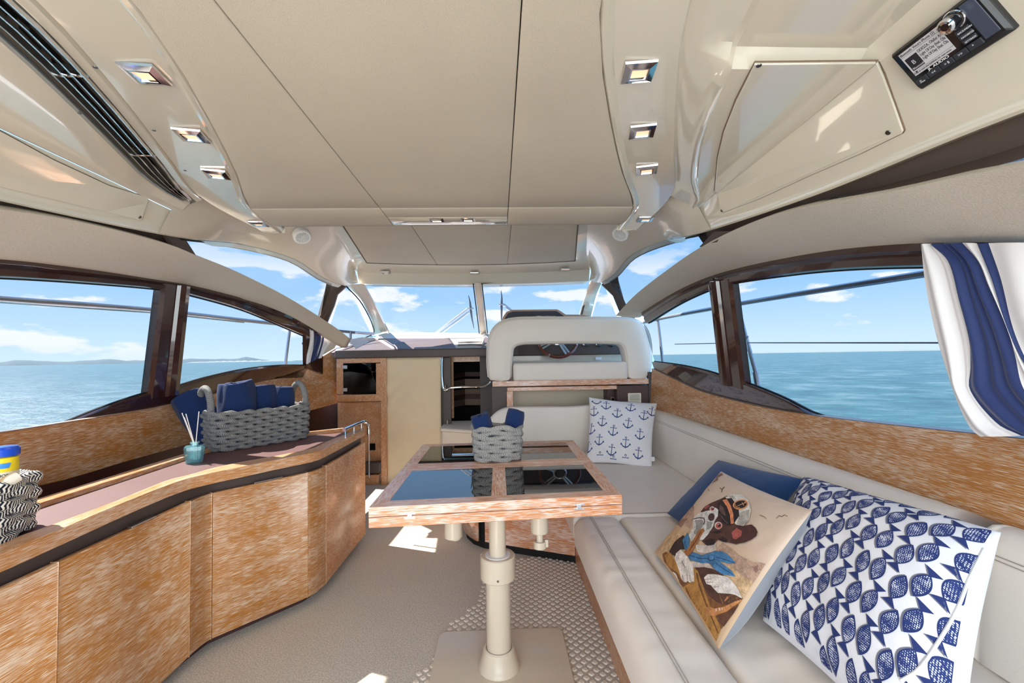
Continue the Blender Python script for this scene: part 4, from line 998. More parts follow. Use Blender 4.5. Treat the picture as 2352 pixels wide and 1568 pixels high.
# grab rail
gb_ = thing('grab_rail', 'chrome double grab rail at the companionway', 'rail', PY(1020, 898, 3.8))
Yr = 4.5
R1 = [PY(x, y, Yr) for x, y in ((1128, 820), (1115, 811), (1090, 809), (1060, 810), (1032, 811))]
mb = MB(); mb.tube(resample(R1, 14), .0125, 12); mb.build('upper_rail', chrome, gb_)
R2 = [PY(x, y, Yr) for x, y in ((1127, 876), (1120, 884), (1105, 888), (1070, 888), (1035, 890))]
mb = MB(); mb.tube(resample(R2, 14), .0125, 12); mb.build('lower_rail', chrome, gb_)
R3 = [PY(x, y, Yr-.01) for x, y in ((1038, 811), (1026, 808), (1018, 812), (1015, 824), (1014, 850), (1015, 875), (1018, 890), (1024, 895), (1034, 890))]
mb = MB(); mb.tube(resample(R3, 26), .0135, 12); mb.build('end_loop', chrome, gb_)
for x, y in ((1024, 884), (1028, 964)): mb = MB(); mb.tube([PY(x, y, Yr), PY(x, y+16, Yr)], .008, 8); mb.build('post', chrome, gb_)
# carpeted steps
zs = .565
sp_ = thing('steps', 'pale carpeted step with quilted riser at the companionway', 'steps', PY(1060, 1010, 3.6))
a = PZ(1010, 982, zs); b_ = PZ(1022, 968, zs); c_ = PZ(1036, 958, zs); d_ = PZ(1100, 986, zs)
foot = [Vector((a.x, a.y, 0)), Vector((a.x+.02, a.y-.04, 0)), Vector((d_.x, d_.y-.06, 0)), Vector((.0, d_.y-.05, 0)), Vector((.0, 4.78, 0)), Vector((c_.x, 4.78, 0)), Vector((b_.x, b_.y, 0))]
mb = MB(); mb.prism([p+Vector((0, 0, zs-.03)) for p in foot], (0, 0, .03)); mb.build('tread', carpstep, sp_, bevel=.012, seg=3)
mb = MB(); mb.prism([Vector((lerp(p.x, -.2, .03), lerp(p.y, 4.5, .03), 0)) for p in foot], (0, 0, zs-.03)); mb.build('riser', mat('quilted_carpet', (222, 206, 188), .9, bump=('voro', 55, 1.0)), sp_, bevel=.01)

# ================================================================ DASH
da = thing('dashboard', 'grey brown vinyl dashboard under the windscreen, left of the helm seat', 'dashboard', Vector((-.7, 4.2, 1.25)))
a = PY(768, 820, 4.38); b_ = PY(1165, 820, 4.38)
mb = MB(); mb.box((a.x, 4.38, 1.258), (.2, 4.47, 1.343)); mb.build('front_lip', brownf, da, bevel=.012, seg=3)
mb = MB(True); rows = []
for j in range(16):
    t_ = j/15; y = lerp(4.45, 5.75, t_); r = []
    for k in range(28):
        x = lerp(a.x-.15*t_, lerp(.12, 1.2, min(1, max(0, (t_-.45)*8))), k/27); 
        h = 1.338 + .17*t_
        hump = math.exp(-((x+.52)/.22)**2)*math.exp(-((t_-.25)/.3)**2)*.0
        r.append(Vector((x, y, h+hump)))
    rows.append(r)
mb.grid(rows); mb.build('top', dashg, da)
# raised shoulder (binnacle) and vent block
sh = [(905, 787), (960, 782), (1010, 778), (1030, 776), (1048, 800), (1030, 801), (900, 801)]
q = [PY(x, y, Y) for (x, y), Y in zip(sh, (4.95, 4.95, 4.95, 4.95, 4.52, 4.52, 4.52))]
mb = MB(); mb.prism(q, (0, .12, .01)); mb.build('shoulder', dashg, da, bevel=.015, seg=3)
vb = [PY(x, y, Y) for x, y, Y in ((1050, 801, 4.5), (1104, 800, 4.5), (1113, 776, 5.05), (1030, 778, 5.05))]
mb = MB(); mb.prism(vb, (0, .03, -.05)); vb_ = mb.build('vent_block', dashc, da, bevel=.006)
for k in range(4):
    y = 783+k*3.3; Yk = 4.92-k*.1
    mb = MB(); mb.tube([PY(1052, y, Yk), PY(1080, y-1.2, Yk-.01), PY(1108, y-.5, Yk)], .007, 6); mb.build('vent_slat', dashg if k % 2 else steel, vb_)
# windscreen base ledge
mb = MB(True); mb.grid([[PY(x, y, Y) for x, y, Y in ((860, 776, 5.6), (893, 777, 5.75), (1115, 778, 5.8), (1330, 778, 5.8))], [PY(x, y, Y) for x, y, Y in ((865, 771, 5.75), (890, 769, 5.9), (1115, 771, 5.95), (1330, 771, 5.95))], [PY(x, y, Y) for x, y, Y in ((872, 768, 6.0), (893, 762, 6.15), (1115, 765, 6.25), (1330, 763, 6.2))]]); mb.build('ledge', dashc, da)
mb = MB(True); mb.grid([[PY(x, 785, 5.55) for x in (850, 1000, 1330)], [PY(x, 777, 5.75) for x in (850, 1000, 1330)]]); mb.build('ledge_face', mat('mauve_vinyl', (128, 104, 102), .5), da)
# side fillers left of the dash
mb = MB(); mb.prism([PY(800, 779, 4.6), PY(830, 774, 5.2), PY(860, 775, 5.6), PY(860, 790, 5.6), PY(820, 805, 4.6)], (0, .05, -.02)); mb.build('side_shelf', dashc, da, bevel=.005)
mb = MB(); 0 and mb.prism([PY(1335, 735, 5.0), PY(1500, 735, 3.9), PY(1560, 860, 3.9), PY(1430, 860, 5.0)], (.02, .05, 0)); 0
mb = MB(); mb.prism([Vector((a.x-.02, 4.40, 1.30)), Vector((a.x-.2, 4.40, 1.32)), Vector((a.x-.3, 5.0, 1.42)), Vector((a.x+.0, 5.7, 1.50)), Vector((a.x+.05, 4.5, 1.33))], (0, 0, .02)); mb.build('corner_filler', dashg, da)

# helm console
hc = thing('helm_console', 'brown helm console with instrument hood ahead of the helm seat', 'console', PY(1280, 850, 4.8))
qbox('fascia', 1160, 735, 1440, 818, 4.75, .1, brownf, hc, .01); qbox('lower_trim', 1180, 813, 1436, 817, 4.72, .03, wood_red, hc); qbox('lower_panel', 1160, 808, 1440, 900, 4.77, .1, creamp, hc)
hood = [(1152, 745), (1155, 728), (1163, 716), (1175, 711), (1280, 710), (1288, 714), (1300, 722), (1335, 722), (1352, 725), (1362, 732), (1362, 745)]
mb = MB(); mb.prism([PY(x, y, 4.75) for x, y in hood], (0, .35, .02)); mb.build('hood', mat('tan_hood', (196, 162, 140), .45), hc, bevel=.012)
hood2 = [(1158, 745), (1160, 730), (1167, 719), (1178, 715), (1278, 714), (1286, 719), (1297, 727), (1334, 727), (1350, 730), (1354, 745)]
mb = MB(); mb.prism([PY(x, y, 4.738) for x, y in hood2], (0, .02, 0)); mb.build('hood_recess', mat('hood_navy', (52, 48, 66), .5), hc)
qbox('screen', 1176, 724, 1276, 745, 4.72, .015, blk2, hc, .002)
for x in (1345, 1375, 1405): c = PY(x, 789, 4.74); mb = MB(); mb.lathe([(0, 0), (.035, 0), (.035, .01), (.028, .012), (0, .012)], c, 20, Matrix.Rotation(PI/2, 3, 'X')); mb.build('gauge', blk2, hc)
qbox('switch_plate', 1368, 820, 1382, 826, 4.735, .006, nylon, hc, .001)
# steering wheel
sw = thing('steering_wheel', 'wood rimmed steering wheel with steel spokes behind the helm seat', 'wheel', PY(1280, 778, 4.5))
c = PY(1280, 778, 4.5); Rw = Matrix.Rotation(math.radians(-22), 3, 'X'); r = .205
tiltp = lambda x, z: c + Rw @ Vector((x, 0, z))
mb = MB(); mb.tube([tiltp(r*math.cos(k*PI/24), r*math.sin(k*PI/24)) for k in range(48)], .017, 12, closed=True); rim_ = mb.build('rim', mat('mahogany', (112, 52, 34), .2, coat=1), sw)
for a_ in (-.22, .22+PI/2, PI-.2): pass
for a_ in (-2.05, -.35, 1.4):
    mb = MB(); mb.tube([tiltp((r)*math.cos(a_+d), (r)*math.sin(a_+d)) for d in (-.03, .03)], .0185, 12); mb.build('rim_clamp', chrome, sw)
for a_ in (-1.05, -2.65, .9, 2.4):
    for off in (-.09, .09):
        p0 = tiltp(.06*math.cos(a_+off*2), .06*math.sin(a_+off*2)); p1 = tiltp((r-.01)*math.cos(a_+off), (r-.01)*math.sin(a_+off))
        mb = MB(); mb.tube([p0, p1], .012, 6); mb.build('spoke', steel, sw)
mb = MB(); mb.tube([tiltp(.062*math.cos(k*PI/12), .062*math.sin(k*PI/12)) for k in range(24)], .014, 10, closed=True); mb.build('hub_ring', chrome, sw)
mb = MB(); mb.lathe([(0, 0), (.05, 0), (.045, .02), (0, .025)], c, 20, Rw @ Matrix.Rotation(PI/2, 3, 'X')); mb.build('hub', brownf, sw)
mb = MB(); mb.tube([c, c+Vector((0, .28, .05))], .03, 12); mb.build('column', brownf, sw)

# ================================================================ HELM SEAT AND PEDESTAL
YH = 3.72
hp = thing('helm_pedestal', 'oak and brown pedestal of the helm seat with cream niche', 'pedestal', PY(1320, 935, YH))
qbox('shelf', 1131, 869, 1490, 888, YH-.02, .45, wood_edge, hp, .003, (1, 0, 0))
qbox('beam', 1165, 885, 1420, 898, YH-.01, .05, wood_edge, hp, .002, (1, 0, 0)); qbox('upright', 1165, 898, 1178, 975, YH-.01, .05, wood_edge, hp, .002, (0, 0, 1))
qbox('niche_back', 1176, 890, 1400, 975, YH+.25, .01, mat('niche_cream', (196, 184, 160), .4), hp); qbox('niche_side', 1397, 890, 1420, 975, YH+.1, .2, brownd, hp)
qbox('brown_panel', 1419, 884, 1489, 975, YH-.015, .06, brownd, hp, .002); qbox('gap_fill', 1131, 888, 1166, 975, YH+.03, .05, brownf, hp)
th_ = thing('thermostat', 'square ivory control keypad on the brown helm panel', 'control', PY(1458, 916, YH-.02))
q = qbox('body', 1443, 902, 1473, 929, YH-.027, .012, mat('ivory_plastic', (228, 220, 200), .4), th_, .006); qbox('display', 1447, 905, 1469, 919, YH-.029, .003, mat('keypad_grey', (190, 188, 172), .4), th_, .001)
for k in range(5): qbox('key', 1449+k*4, 922, 1451.5+k*4, 924, YH-.0285, .002, steel, th_)
sw2 = thing('wall_switch', 'small framed switch on the dark side of the helm niche', 'switch', PY(1407, 918, YH+.09))
qbox('frame', 1403, 911, 1412, 927, YH+.094, .006, mat('copper_frame', (150, 120, 110), .3, metal=.5), sw2, .001); qbox('rocker', 1405, 914, 1410, 924, YH+.09, .006, blk2, sw2)
hs = thing('helm_bench', 'cream leather helm bench seat with arched backrest, seen from behind', 'seat', PY(1310, 870, YH+.1))
outer = [(1150, 876), (1124, 872), (1119, 850), (1118, 815), (1120, 780), (1130, 755), (1150, 737), (1180, 729), (1240, 727), (1310, 727), (1380, 727), (1440, 728), (1468, 734), (1488, 752), (1498, 780), (1500, 815), (1497, 848), (1488, 868), (1466, 871)]
inner = [(1168, 874), (1175, 868), (1177, 850), (1178, 830), (1180, 812), (1182, 800), (1190, 794), (1205, 791), (1240, 790), (1310, 789), (1380, 789), (1410, 790), (1424, 791), (1431, 798), (1435, 812), (1438, 830), (1440, 850), (1443, 866), (1452, 870)]
YB = 3.715
Ob = resample([PY(x, y, YB) for x, y in outer], 60); Ib = resample([PY(x, y, YB) for x, y in inner], 60)
mb = MB(True); rows = []
for o_, i_ in zip(Ob, Ib):
    D = lambda f, d: o_.lerp(i_, f)+Vector((0, d, 0))
    rows.append([D(.5, .16), D(.06, .16), D(-.0, .13), D(-.0, .05), D(.03, .022), D(.10, .006), D(.25, 0), D(.5, -.004), D(.75, 0), D(.90, .006), D(.97, .022), D(1, .05), D(1, .13), D(.94, .16)])
mb.grid(rows, True); mb.add(rows[0], [tuple(range(14))]); mb.add(rows[-1], [tuple(range(14))[::-1]])
mb.build('backrest', leather, hs, merge=True)
mb = MB(); mb.tube([p+Vector((0, .028, 0)) for p in Ob[3:-3]], .004, 6); mb.build('piping', leather2, hs)
a = PY(1179, 878, YH); b_ = PY(1442, 836, YH)
def cushion_box(name, lo, hi, m, parent, r=.03, crown=.012, rot=None):
    mb = MB(True); x0, y0, z0 = lo; x1, y1, z1 = hi; nx, ny = 14, 14
    mb.box(lo, hi); o = mb.build(name, m, parent, bevel=r, seg=5)
    for p in o.data.polygons: p.use_smooth = True
    return o
cushion_box('seat_cushion', (a.x, YH-.01, a.z), (b_.x, YH+.48, b_.z+.025), leather, hs, .028)

la = thing('window_latch', 'small chrome latch at the top of the right window mullion', 'latch', PH(1643, 652, fSs[1]))
q = PH(1643, 650, fSs[1]); mb = MB(); mb.box((-.03, -.012, -.012), (-.012, .012, .012), None, q); mb.build('body', chrome, la, bevel=.003)
mb = MB(); mb.tube([q+Vector((-.03, 0, 0)), q+Vector((-.045, -.012, -.02)), q+Vector((-.045, -.02, -.045))], .005, 8); mb.build('lever', chrome, la)
# ================================================================ SETTEE
se = thing('settee', 'L shaped cream leather settee with limed oak base along the right side', 'sofa', Vector((.8, 2.0, 0)))
def seat_poly(name, pts, z0, z1, m, r=.03, crown=.0, parent=se, wr=0):
    """cushion: polygon footprint, rounded edges, slightly crowned and creased top"""
    mb = MB(True); P = [Vector((x, y, z0)) for x, y in pts]; mb.prism(P, (0, 0, z1-z0))
    o = mb.build(name, m, parent, bevel=r, seg=6)
    for p in o.data.polygons: p.use_smooth = True
    return o
def soft_slab(name, quad, z0, z1, m, parent=se, r=.035, nx=26, ny=40, dip=.0, wr=.0, seed=0):
    """quad = four plan corners (a b c d); top grid with rounded rim, gentle wrinkles"""
    a, b, c, d = [Vector((*q, 0)) for q in quad]; mb = MB(True)
    W_ = (b-a).length; D_ = (d-a).length
    def prof(t_, Lg):
        e = min(t_, 1-t_)*Lg
        return 1 if e >= r else math.sqrt(max(0, 1-((r-e)/r)**2))
    ts = lambda Lg, n: sorted(set([0, .15*r/Lg, .4*r/Lg, .7*r/Lg, r/Lg]+[r/Lg+(1-2*r/Lg)*k/n for k in range(n+1)]+[1-r/Lg, 1-.7*r/Lg, 1-.4*r/Lg, 1-.15*r/Lg, 1]))
    us = ts(W_, nx); vs = ts(D_, ny); rows = []
    for v in vs:
        row = []
        for u in us:
            p = (a.lerp(b, u)).lerp(d.lerp(c, u), v); hgt = prof(u, W_)*prof(v, D_)
            n1 = noise.noise(Vector((p.x*4+seed, p.y*3, 1)))*.004
            n2 = wr*noise.noise(Vector((p.x*5+seed, p.y*26+noise.noise(p*4)*2, 4)))*.5
            z = z1 - r*(1-hgt) + (n1 + n2)*hgt + dip*math.sin(PI*u)*math.sin(PI*v)
            row.append(Vector((p.x, p.y, z)))
        rows.append(row)
    mb.grid(rows)
    rim = [rows[0][k] for k in range(len(us))]+[rows[j][-1] for j in range(1, len(vs))]+[rows[-1][k] for k in range(len(us)-2, -1, -1)]+[rows[j][0] for j in range(len(vs)-2, 0, -1)]
    mb.grid([[Vector((p.x, p.y, z0)) for p in rim], [Vector((p.x, p.y, z0+.02)) for p in rim], rim], True)
    return mb.build(name, m, parent, merge=True, angle=60)
ZS = .465
xs0 = .355; xs1 = .575; xs2 = 1.235
def stitchline(pts, off=.0012, name='stitching', parent=se, m=stitch, r=.0011):
    mb = MB(); P = resample(pts, max(4, int(sum((Vector(b)-Vector(a)).length for a, b in zip(pts, pts[1:]))/.05)))
    mb.tube(P, r, 4, caps=False); return mb.build(name, m, parent)
soft_slab('front_bolster', [(xs0, .25), (xs1-.002, .25), (xs1-.002, 2.135), (xs0, 2.135)], .335, ZS+.012, leather, r=.05, wr=.010, nx=10, ny=70)
soft_slab('seat_cushion', [(xs1+.002, .25), (xs2, .25), (xs2, 2.135), (xs1+.002, 2.135)], .335, ZS, leather, r=.03, wr=.012, seed=5, ny=70)
# corner and forward seat
pts = [(xs0, 2.142), (xs0, 2.50), (-.08, 2.76), (-.22, 2.95), (-.26, 3.2), (-.2, 3.70), (xs2, 3.75), (xs2, 2.142)]
seat_poly('corner_cushion', pts, .335, ZS+.002, leather, r=.028)
for dx in (.018, .026): stitchline([(xs0+.07+dx-.018+.0, y, ZS+.0165) for y in (.3, 1.2, 2.1)])
stitchline([(x, 2.155, ZS+.0025) for x in (.4, .8, 1.2)]); stitchline([(x, 2.163, ZS+.0025) for x in (.4, .8, 1.2)])
# backrests: right side, two lengths, and the forward one
def backrest(y0, y1, name):
    mb = MB(True); rows = []
    prof = [(1.30, .44), (1.21, .445), (1.185, .47), (1.19, .52), (1.20, .60), (1.205, .68), (1.215, .735), (1.228, .768), (1.25, .79), (1.27, .800), (1.30, .80)]
    n = 30
    for k in range(n+1):
        y = lerp(y0, y1, k/n); e = min(k/n, 1-k/n)*(y1-y0); s_ = 0 if e > .012 else (.012-e)/.012
        bx = 0 if y < 3.3 else (y-3.3)*-.03
        rows.append([Vector((x+.008*s_*s_+bx+.003*noise.noise(Vector((y*5, z*9, 0))), y, z-(.006*s_*s_ if z > .7 else 0))) for x, z in prof])
    mb.grid(rows); mb.add(rows[0], [tuple(range(len(prof)))]); mb.add(rows[-1], [tuple(range(len(prof)))[::-1]])
    o = mb.build(name, leather2, se, merge=True, angle=50); return o
backrest(.2, 1.105, 'backrest'); backrest(1.108, 3.70, 'backrest')
for y0, y1 in ((.2, 1.09), (1.12, 3.6)):
    for z, x in ((.742, 1.2155), (.732, 1.2125)): stitchline([(x, y, z) for y in frange(y0, y1, 6)])
YBK = 3.60
ol = [(1104, 1040), (1106, 1005), (1112, 985), (1124, 965), (1140, 948), (1158, 939), (1180, 936), (1300, 935), (1505, 935), (1505, 1040)]
Pf = [PY(x, y, YBK) for x, y in ol]
mb = MB(True); C0 = sum(Pf, Vector())/len(Pf)
ring = resample(Pf, 60)
lay = lambda k, d: [Vector((C0.x+(p.x-C0.x)*k, p.y+d, max(.43, C0.z+(p.z-C0.z)*k))) for p in ring]
mb.grid([lay(1, .11), lay(1, .035), lay(.995, .014), lay(.985, .003), lay(.97, 0), lay(.5, -.006), lay(.0001, -.008)], True); mb.build('backrest', leather2, se, angle=50)
mb = MB(); mb.tube([Vector((p.x, p.y+.016, p.z)) for p in ring[2:-2]], .003, 6); mb.build('piping', leather, se)
# base
b0 = PZ(1325, 1297, 0); b1 = PZ(1110, 1262, 0)
mb = MB(); mb.box((.445, .25, .0), (1.28, b0.y+.02, .335)); mb.build('base', wood_red, se, grain=(0, 1, 0), bevel=.002)
fp = [Vector((b0.x, b0.y, 0)), Vector((b1.x, b1.y, 0)), PZ(1085, 1252, 0), PZ(1070, 1238, 0), PZ(1064, 1218, 0), Vector((-.31, 3.55, 0))]
d0 = (fp[1]-fp[0]).normalized(); nrm = Vector((-d0.y, d0.x, 0)); nrm = nrm if nrm.y < 0 else -nrm
body = [p-nrm*.02 for p in fp]+[Vector((.6, 3.6, 0))]; body[-2].x += .02
mb = MB(); mb.prism(body, (0, 0, .335)); mb.build('plinth', black, se)
a_ = fp[0]-d0*-.01; mb = MB()
mb.prism([a_+Vector((0, 0, .05)), fp[1].lerp(fp[0], .02)+Vector((0, 0, .05)), fp[1].lerp(fp[0], .02)-nrm*.019+Vector((0, 0, .05)), a_-nrm*.019+Vector((0, 0, .05))], (0, 0, .27)); mb.build('front_panel', wood_edge, se, grain=d0, bevel=.003)
cur = [fp[1]+d0*.035, fp[2], fp[3], fp[4], Vector((fp[5].x, 3.4, 0))]; cur = resample(cur, 16)
mb = MB(True); mb.grid([[p+Vector((0, 0, .05)) for p in cur], [p+Vector((0, 0, .32)) for p in cur]], uvs=[[(k*.05, .05) for k in range(16)], [(k*.05, .32) for k in range(16)]]); mb.build('curved_panel', wood_edge, se, solid=.015, off=0)

# front bulkhead fillers that close the cabin below the dash and behind the seats
mb = MB(); mb.box((-1.9, 4.80, 0), (-1.0, 4.83, 1.3)); mb.box((-.60, 4.55, 0), (-.50, 4.6, 1.25)); mb.box((-.02, 4.02, 0), (1.6, 4.06, 1.0)); mb.box((1.28, 3.7, 0), (1.62, 3.74, 1.1)); mb.build('bulkhead', brownf, wf)
mb = MB(); mb.box((-2.1, 4.62, .2), (-1.55, 4.66, 1.2)); mb.build('bulkhead', brownd, wf)
mb = MB(); mb.box((-2.0, -1.75, -.05), (1.6, 5.3, -.012)); mb.build('sole_structure', black, floor)

# ================================================================ TABLE
ZT = .74; fl_, fr_, rl_, rr_ = PZ(848, 1165, ZT), PZ(1428, 1136, ZT), PZ(970, 1020, ZT), PZ(1315, 1010, ZT)
fl_.x = -.455; rl_.x = -.455; fr_.x = .443; rr_.x = .443
tb = thing('dining_table', 'folding oak saloon table with four dark glass insets on a cream pedestal', 'table', PZ(1146, 1540, 0))
def tp(s_, t_, z): p = fl_.lerp(fr_, s_).lerp(rl_.lerp(rr_, s_), t_); return Vector((p.x, p.y, z))
def tslab(name, s0, t0, s1, t1, z0, z1, m, grain=None, bevel=0, miter=None, parent=tb, label=None):
    P = [(s0, t0), (s1, t0), (s1, t1), (s0, t1)] if miter is None else miter
    mb = MB(); mb.prism([tp(a, b, z0) for a, b in P], (0, 0, z1-z0)); return mb.build(name, m, parent, grain=grain, bevel=bevel, label=label)
gx = (tp(1, .5, 0)-tp(0, .5, 0)).normalized(); gy = Vector((0, 1, 0))
bs = .062; bt = .058; hb = .035
blackglass = mat('black_table_glass', (14, 12, 12), .012, spec=.5, ior=1.9)
for (t0, t1) in ((0, .4985), (.5015, 1)):
    T0, T1 = t0+bt, t1-bt
    tslab('frame_rail', 0, 0, 0, 0, ZT-.034, ZT, wood_edge, gx, .0012, [(0, t0), (1, t0), (1-bs, T0), (bs, T0)]); tslab('frame_rail', 0, 0, 0, 0, ZT-.034, ZT, wood_edge, gx, .0012, [(bs, T1), (1-bs, T1), (1, t1), (0, t1)])
    tslab('frame_stile', 0, 0, 0, 0, ZT-.034, ZT, wood_edge, gy, .0012, [(0, t0), (bs, T0), (bs, T1), (0, t1)]); tslab('frame_stile', 0, 0, 0, 0, ZT-.034, ZT, wood_edge, gy, .0012, [(1-bs, T0), (1, t0), (1, t1), (1-bs, T1)])
    tslab('frame_bar', .468, T0, .532, T1, ZT-.034, ZT, wood_edge, gy, .0012)
    tslab('glass_inset', bs, T0, .468, T1, ZT-.03, ZT-.0008, blackglass); tslab('glass_inset', .532, T0, 1-bs, T1, ZT-.03, ZT-.0008, blackglass)
    tslab('lower_leaf', 0, t0, 1, t1, ZT-.071, ZT-.036, wood_edge, gx, .0015)
for x, y in ((942, 1175), (1334, 1163)):
    s_ = (PY(x, y, 1.55).x-fl_.x)/(fr_.x-fl_.x); c = tp(s_, 0, ZT-.035); g2 = Vector((gx.y, -gx.x, 0))
    Rm = Matrix((gx, -g2, Vector((0, 0, 1)))).transposed()
    mb = MB(); mb.box((-.019, -.0015, .004), (.019, .001, .0115), Rm, c); mb.box((-.019, -.0015, -.0115), (.019, .001, -.004), Rm, c); h_ = mb.build('hinge', chrome, tb, bevel=.0006)
    mb = MB(); mb.box((-.008, -.003, -.010), (.008, .001, .010), Rm, c); mb.build('hinge_knuckle', chrome, h_, bevel=.001)
pc = PZ(1147, 1536, 0.0); px_ = lambda dx=0: Vector((pc.x, pc.y, 0))
px0 = PZ(1010, 1450, .012); px1 = PZ(1291, 1444, .012)
xa, xb, ya, yb, rc_ = px0.x, px1.x, px0.y-.50, px0.y, .035
P_ = [Vector((cx0+rc_*math.cos(a0+k*PI/12), cy0+rc_*math.sin(a0+k*PI/12), 0)) for cx0, cy0, a0 in ((xb-rc_, yb-rc_, 0), (xa+rc_, yb-rc_, PI/2), (xa+rc_, ya+rc_, PI), (xb-rc_, ya+rc_, 1.5*PI)) for k in range(7)]
mb = MB(); mb.prism(P_, (0, 0, .012)); mb.build('base_plate', creamp, tb, bevel=.002)
cx_, cy_ = pc.x, pc.y
mb = MB(); mb.lathe([(.083, .012), (.082, .02), (.074, .04), (.066, .07), (.062, .085), (.056, .09), (.051, .088)], (cx_, cy_, 0), 36); mb.build('foot_flange', creamp, tb)
mb = MB(); mb.lathe([(.0495, .02), (.0495, .37)], (cx_, cy_, 0), 32); mb.build('lower_column', creamp, tb)
zc0, zc1 = .362, .452
mb = MB(); mb.lathe([(.0495, zc0), (.068, zc0), (.0705, zc0+.003), (.0705, zc1-.004), (.067, zc1), (.051, zc1)], (cx_, cy_, 0), 36); mb.build('collar', creamp, tb)
mb = MB(); mb.lathe([(.034, zc1+.001), (.051, zc1+.002), (.051, zc1-.01)], (cx_, cy_, 0), 32); mb.build('bushing', nylon, tb)
mb = MB(); mb.lathe([(.0338, .40), (.0338, ZT-.07)], (cx_, cy_, 0), 32); mb.build('upper_column', creamp, tb)
disc('screw', (cx_, cy_-.0705, zc0+.018), (0, -1, 0), .0045, .0015, screwm, tb)
Ys_ = 1.80
c = PY(1041, 1200, Ys_); zb = PY(1041, 1233, Ys_).z
mb = MB(); mb.lathe([(0, zb-c.z), (.034, zb-c.z), (.036, zb-c.z+.003), (.036, ZT-.071-c.z)], c, 28); mb.build('leg_stub', creamp, tb)
mb = MB(); mb.lathe([(0, zb-c.z-.008), (.02, zb-c.z-.008), (.02, zb-c.z)], c+Vector((.008, 0, 0)), 20); mb.build('stub_cap', creamp, tb)
c = PY(1239, 1200, Ys_); z1_ = PY(1239, 1222, Ys_).z-c.z; z2_ = PY(1239, 1242, Ys_).z-c.z; z3_ = PY(1239, 1258, Ys_).z-c.z
mb = MB(); mb.lathe([(0, z1_), (.033, z1_), (.035, z1_+.003), (.035, ZT-.071-c.z)], c, 28); mb.build('leg_stub', creamp, tb)
mb = MB(); mb.lathe([(.0135, z1_), (.0135, z2_), (.025, z2_), (.026, z3_+.002), (.024, z3_), (0, z3_)], c, 24); mb.build('lock_knob', creamp, tb)
mb = MB(); mb.box((.02, -.008, z3_+.004), (.034, .008, z2_+.006), None, c); mb.build('knob_tab', creamp, tb, bevel=.002)

# ================================================================ BASKETS AND TOWELS
def rrect(hw, hd, r, n=160):
    P = []; 
    for cx, cy, a0 in ((hw-r, hd-r, 0), (-hw+r, hd-r, PI/2), (-hw+r, -hd+r, PI), (hw-r, -hd+r, 1.5*PI)):
        for k in range(9): a = a0+k*PI/16; P.append(Vector((cx+r*math.cos(a), cy+r*math.sin(a), 0)))
    P.append(P[0].copy()); return linres(P, n+1)[:-1]
def basket(name, label, c, rot, hw, hd, rc, rows_n, pitch, rad, m, waves, amp, flare=0, rimf=None, n=320, group=None, squash=1.0):
    root = thing(name, label, 'basket', c, group); R = Matrix.Rotation(rot, 3, 'Z')
    for j in range(rows_n):
        k_ = 1+flare*(j/(rows_n-1))*(1 if j else .98) - (.03 if j == 0 else 0)
        base = rrect(hw*k_, hd*k_, rc, n); P = []
        for i, p in enumerate(base):
            t_ = (base[(i+1) % n]-base[i-1]).normalized(); nr_ = Vector((t_.y, -t_.x, 0))
            ph = 2*PI*waves*i/n + (PI if j % 2 else 0)
            w = math.sin(ph)
            z = rad+j*pitch + .22*pitch*math.cos(ph) + (rimf(p, i/n) if rimf and j >= rows_n-2 else 0) + .0015*noise.noise(p*30+Vector((j, 0, 0)))
            P.append(Vector(c)+R @ Vector((p.x+nr_.x*amp*w, p.y+nr_.y*amp*w, z)))
        rr = [rad*(1+.12*math.sin(4*PI*waves*i/n)) for i in range(n)]
        mb = MB(); mb.tube(P, rr, 9, closed=True); mb.build('rope_row', m, root)
    # woven backing and floor
    zt = rows_n*pitch
    a = rrect(hw-.012, hd-.012, rc, 60); b = rrect((hw-.012)*(1+flare), (hd-.012)*(1+flare), rc, 60)
    mb = MB(True); mb.grid([[Vector(c)+R @ p for p in a], [Vector(c)+R @ (p+Vector((0, 0, zt-.01))) for p in b]], True); mb.add([Vector(c)+R @ (p+Vector((0, 0, .01))) for p in a], [tuple(range(60))]); mb.build('lining', mat('basket_lining', (70, 72, 82), .9) if 'basket_lining' not in MATS else MATS['basket_lining'], root)
    return root, R
def towel(name, label, c, R_, r, h, tilt=(0, 0, 0), turns=2.6, seed=0, group=None, fl=0, m=navy, pinch=0):
    root = thing(name, label, 'towel', c, group); c = Vector(c)
    from mathutils import Euler
    E = Euler(tilt).to_matrix() @ Matrix.Rotation(R_, 3, 'Z')
    mb = MB(True); rows = []; n = int(turns*30); zs_ = [0, .25, .5, .72, .86, .94, .985, 1.0]
    for z in zs_:
        row = []
        for k in range(n+1):
            t_ = k/n; a = t_*turns*2*PI; rr = r*(.14+.72*t_)
            edge = 1-.20*max(0, (z-.72)/.28)**2
            rr *= edge*(1-pinch*(1-z)); nz = noise.noise(Vector((math.cos(a)*1.6+seed, math.sin(a)*1.6, z*2.6)))*.16*r
            row.append(c+E @ Vector(((rr+nz)*math.cos(a), (rr+nz)*math.sin(a), z*h*(1+.05*noise.noise(Vector((a*.4, seed, 0))))+.0*t_)))
        rows.append(row)
    mb.grid(rows); o = mb.build('cloth', m, root, solid=r*.30, off=0, sub=2)
    return root
zw = .7695
A_ = PZ(500, 1040, zw); C_ = PZ(709, 1006, zw); dAC = (C_-A_); dAC.z = 0; LA = dAC.length; dAC.normalize(); nAC = Vector((-dAC.y, dAC.x, 0))
bw = .30; cb = A_+dAC*(LA/2)+nAC*(bw/2); cb.z = zw
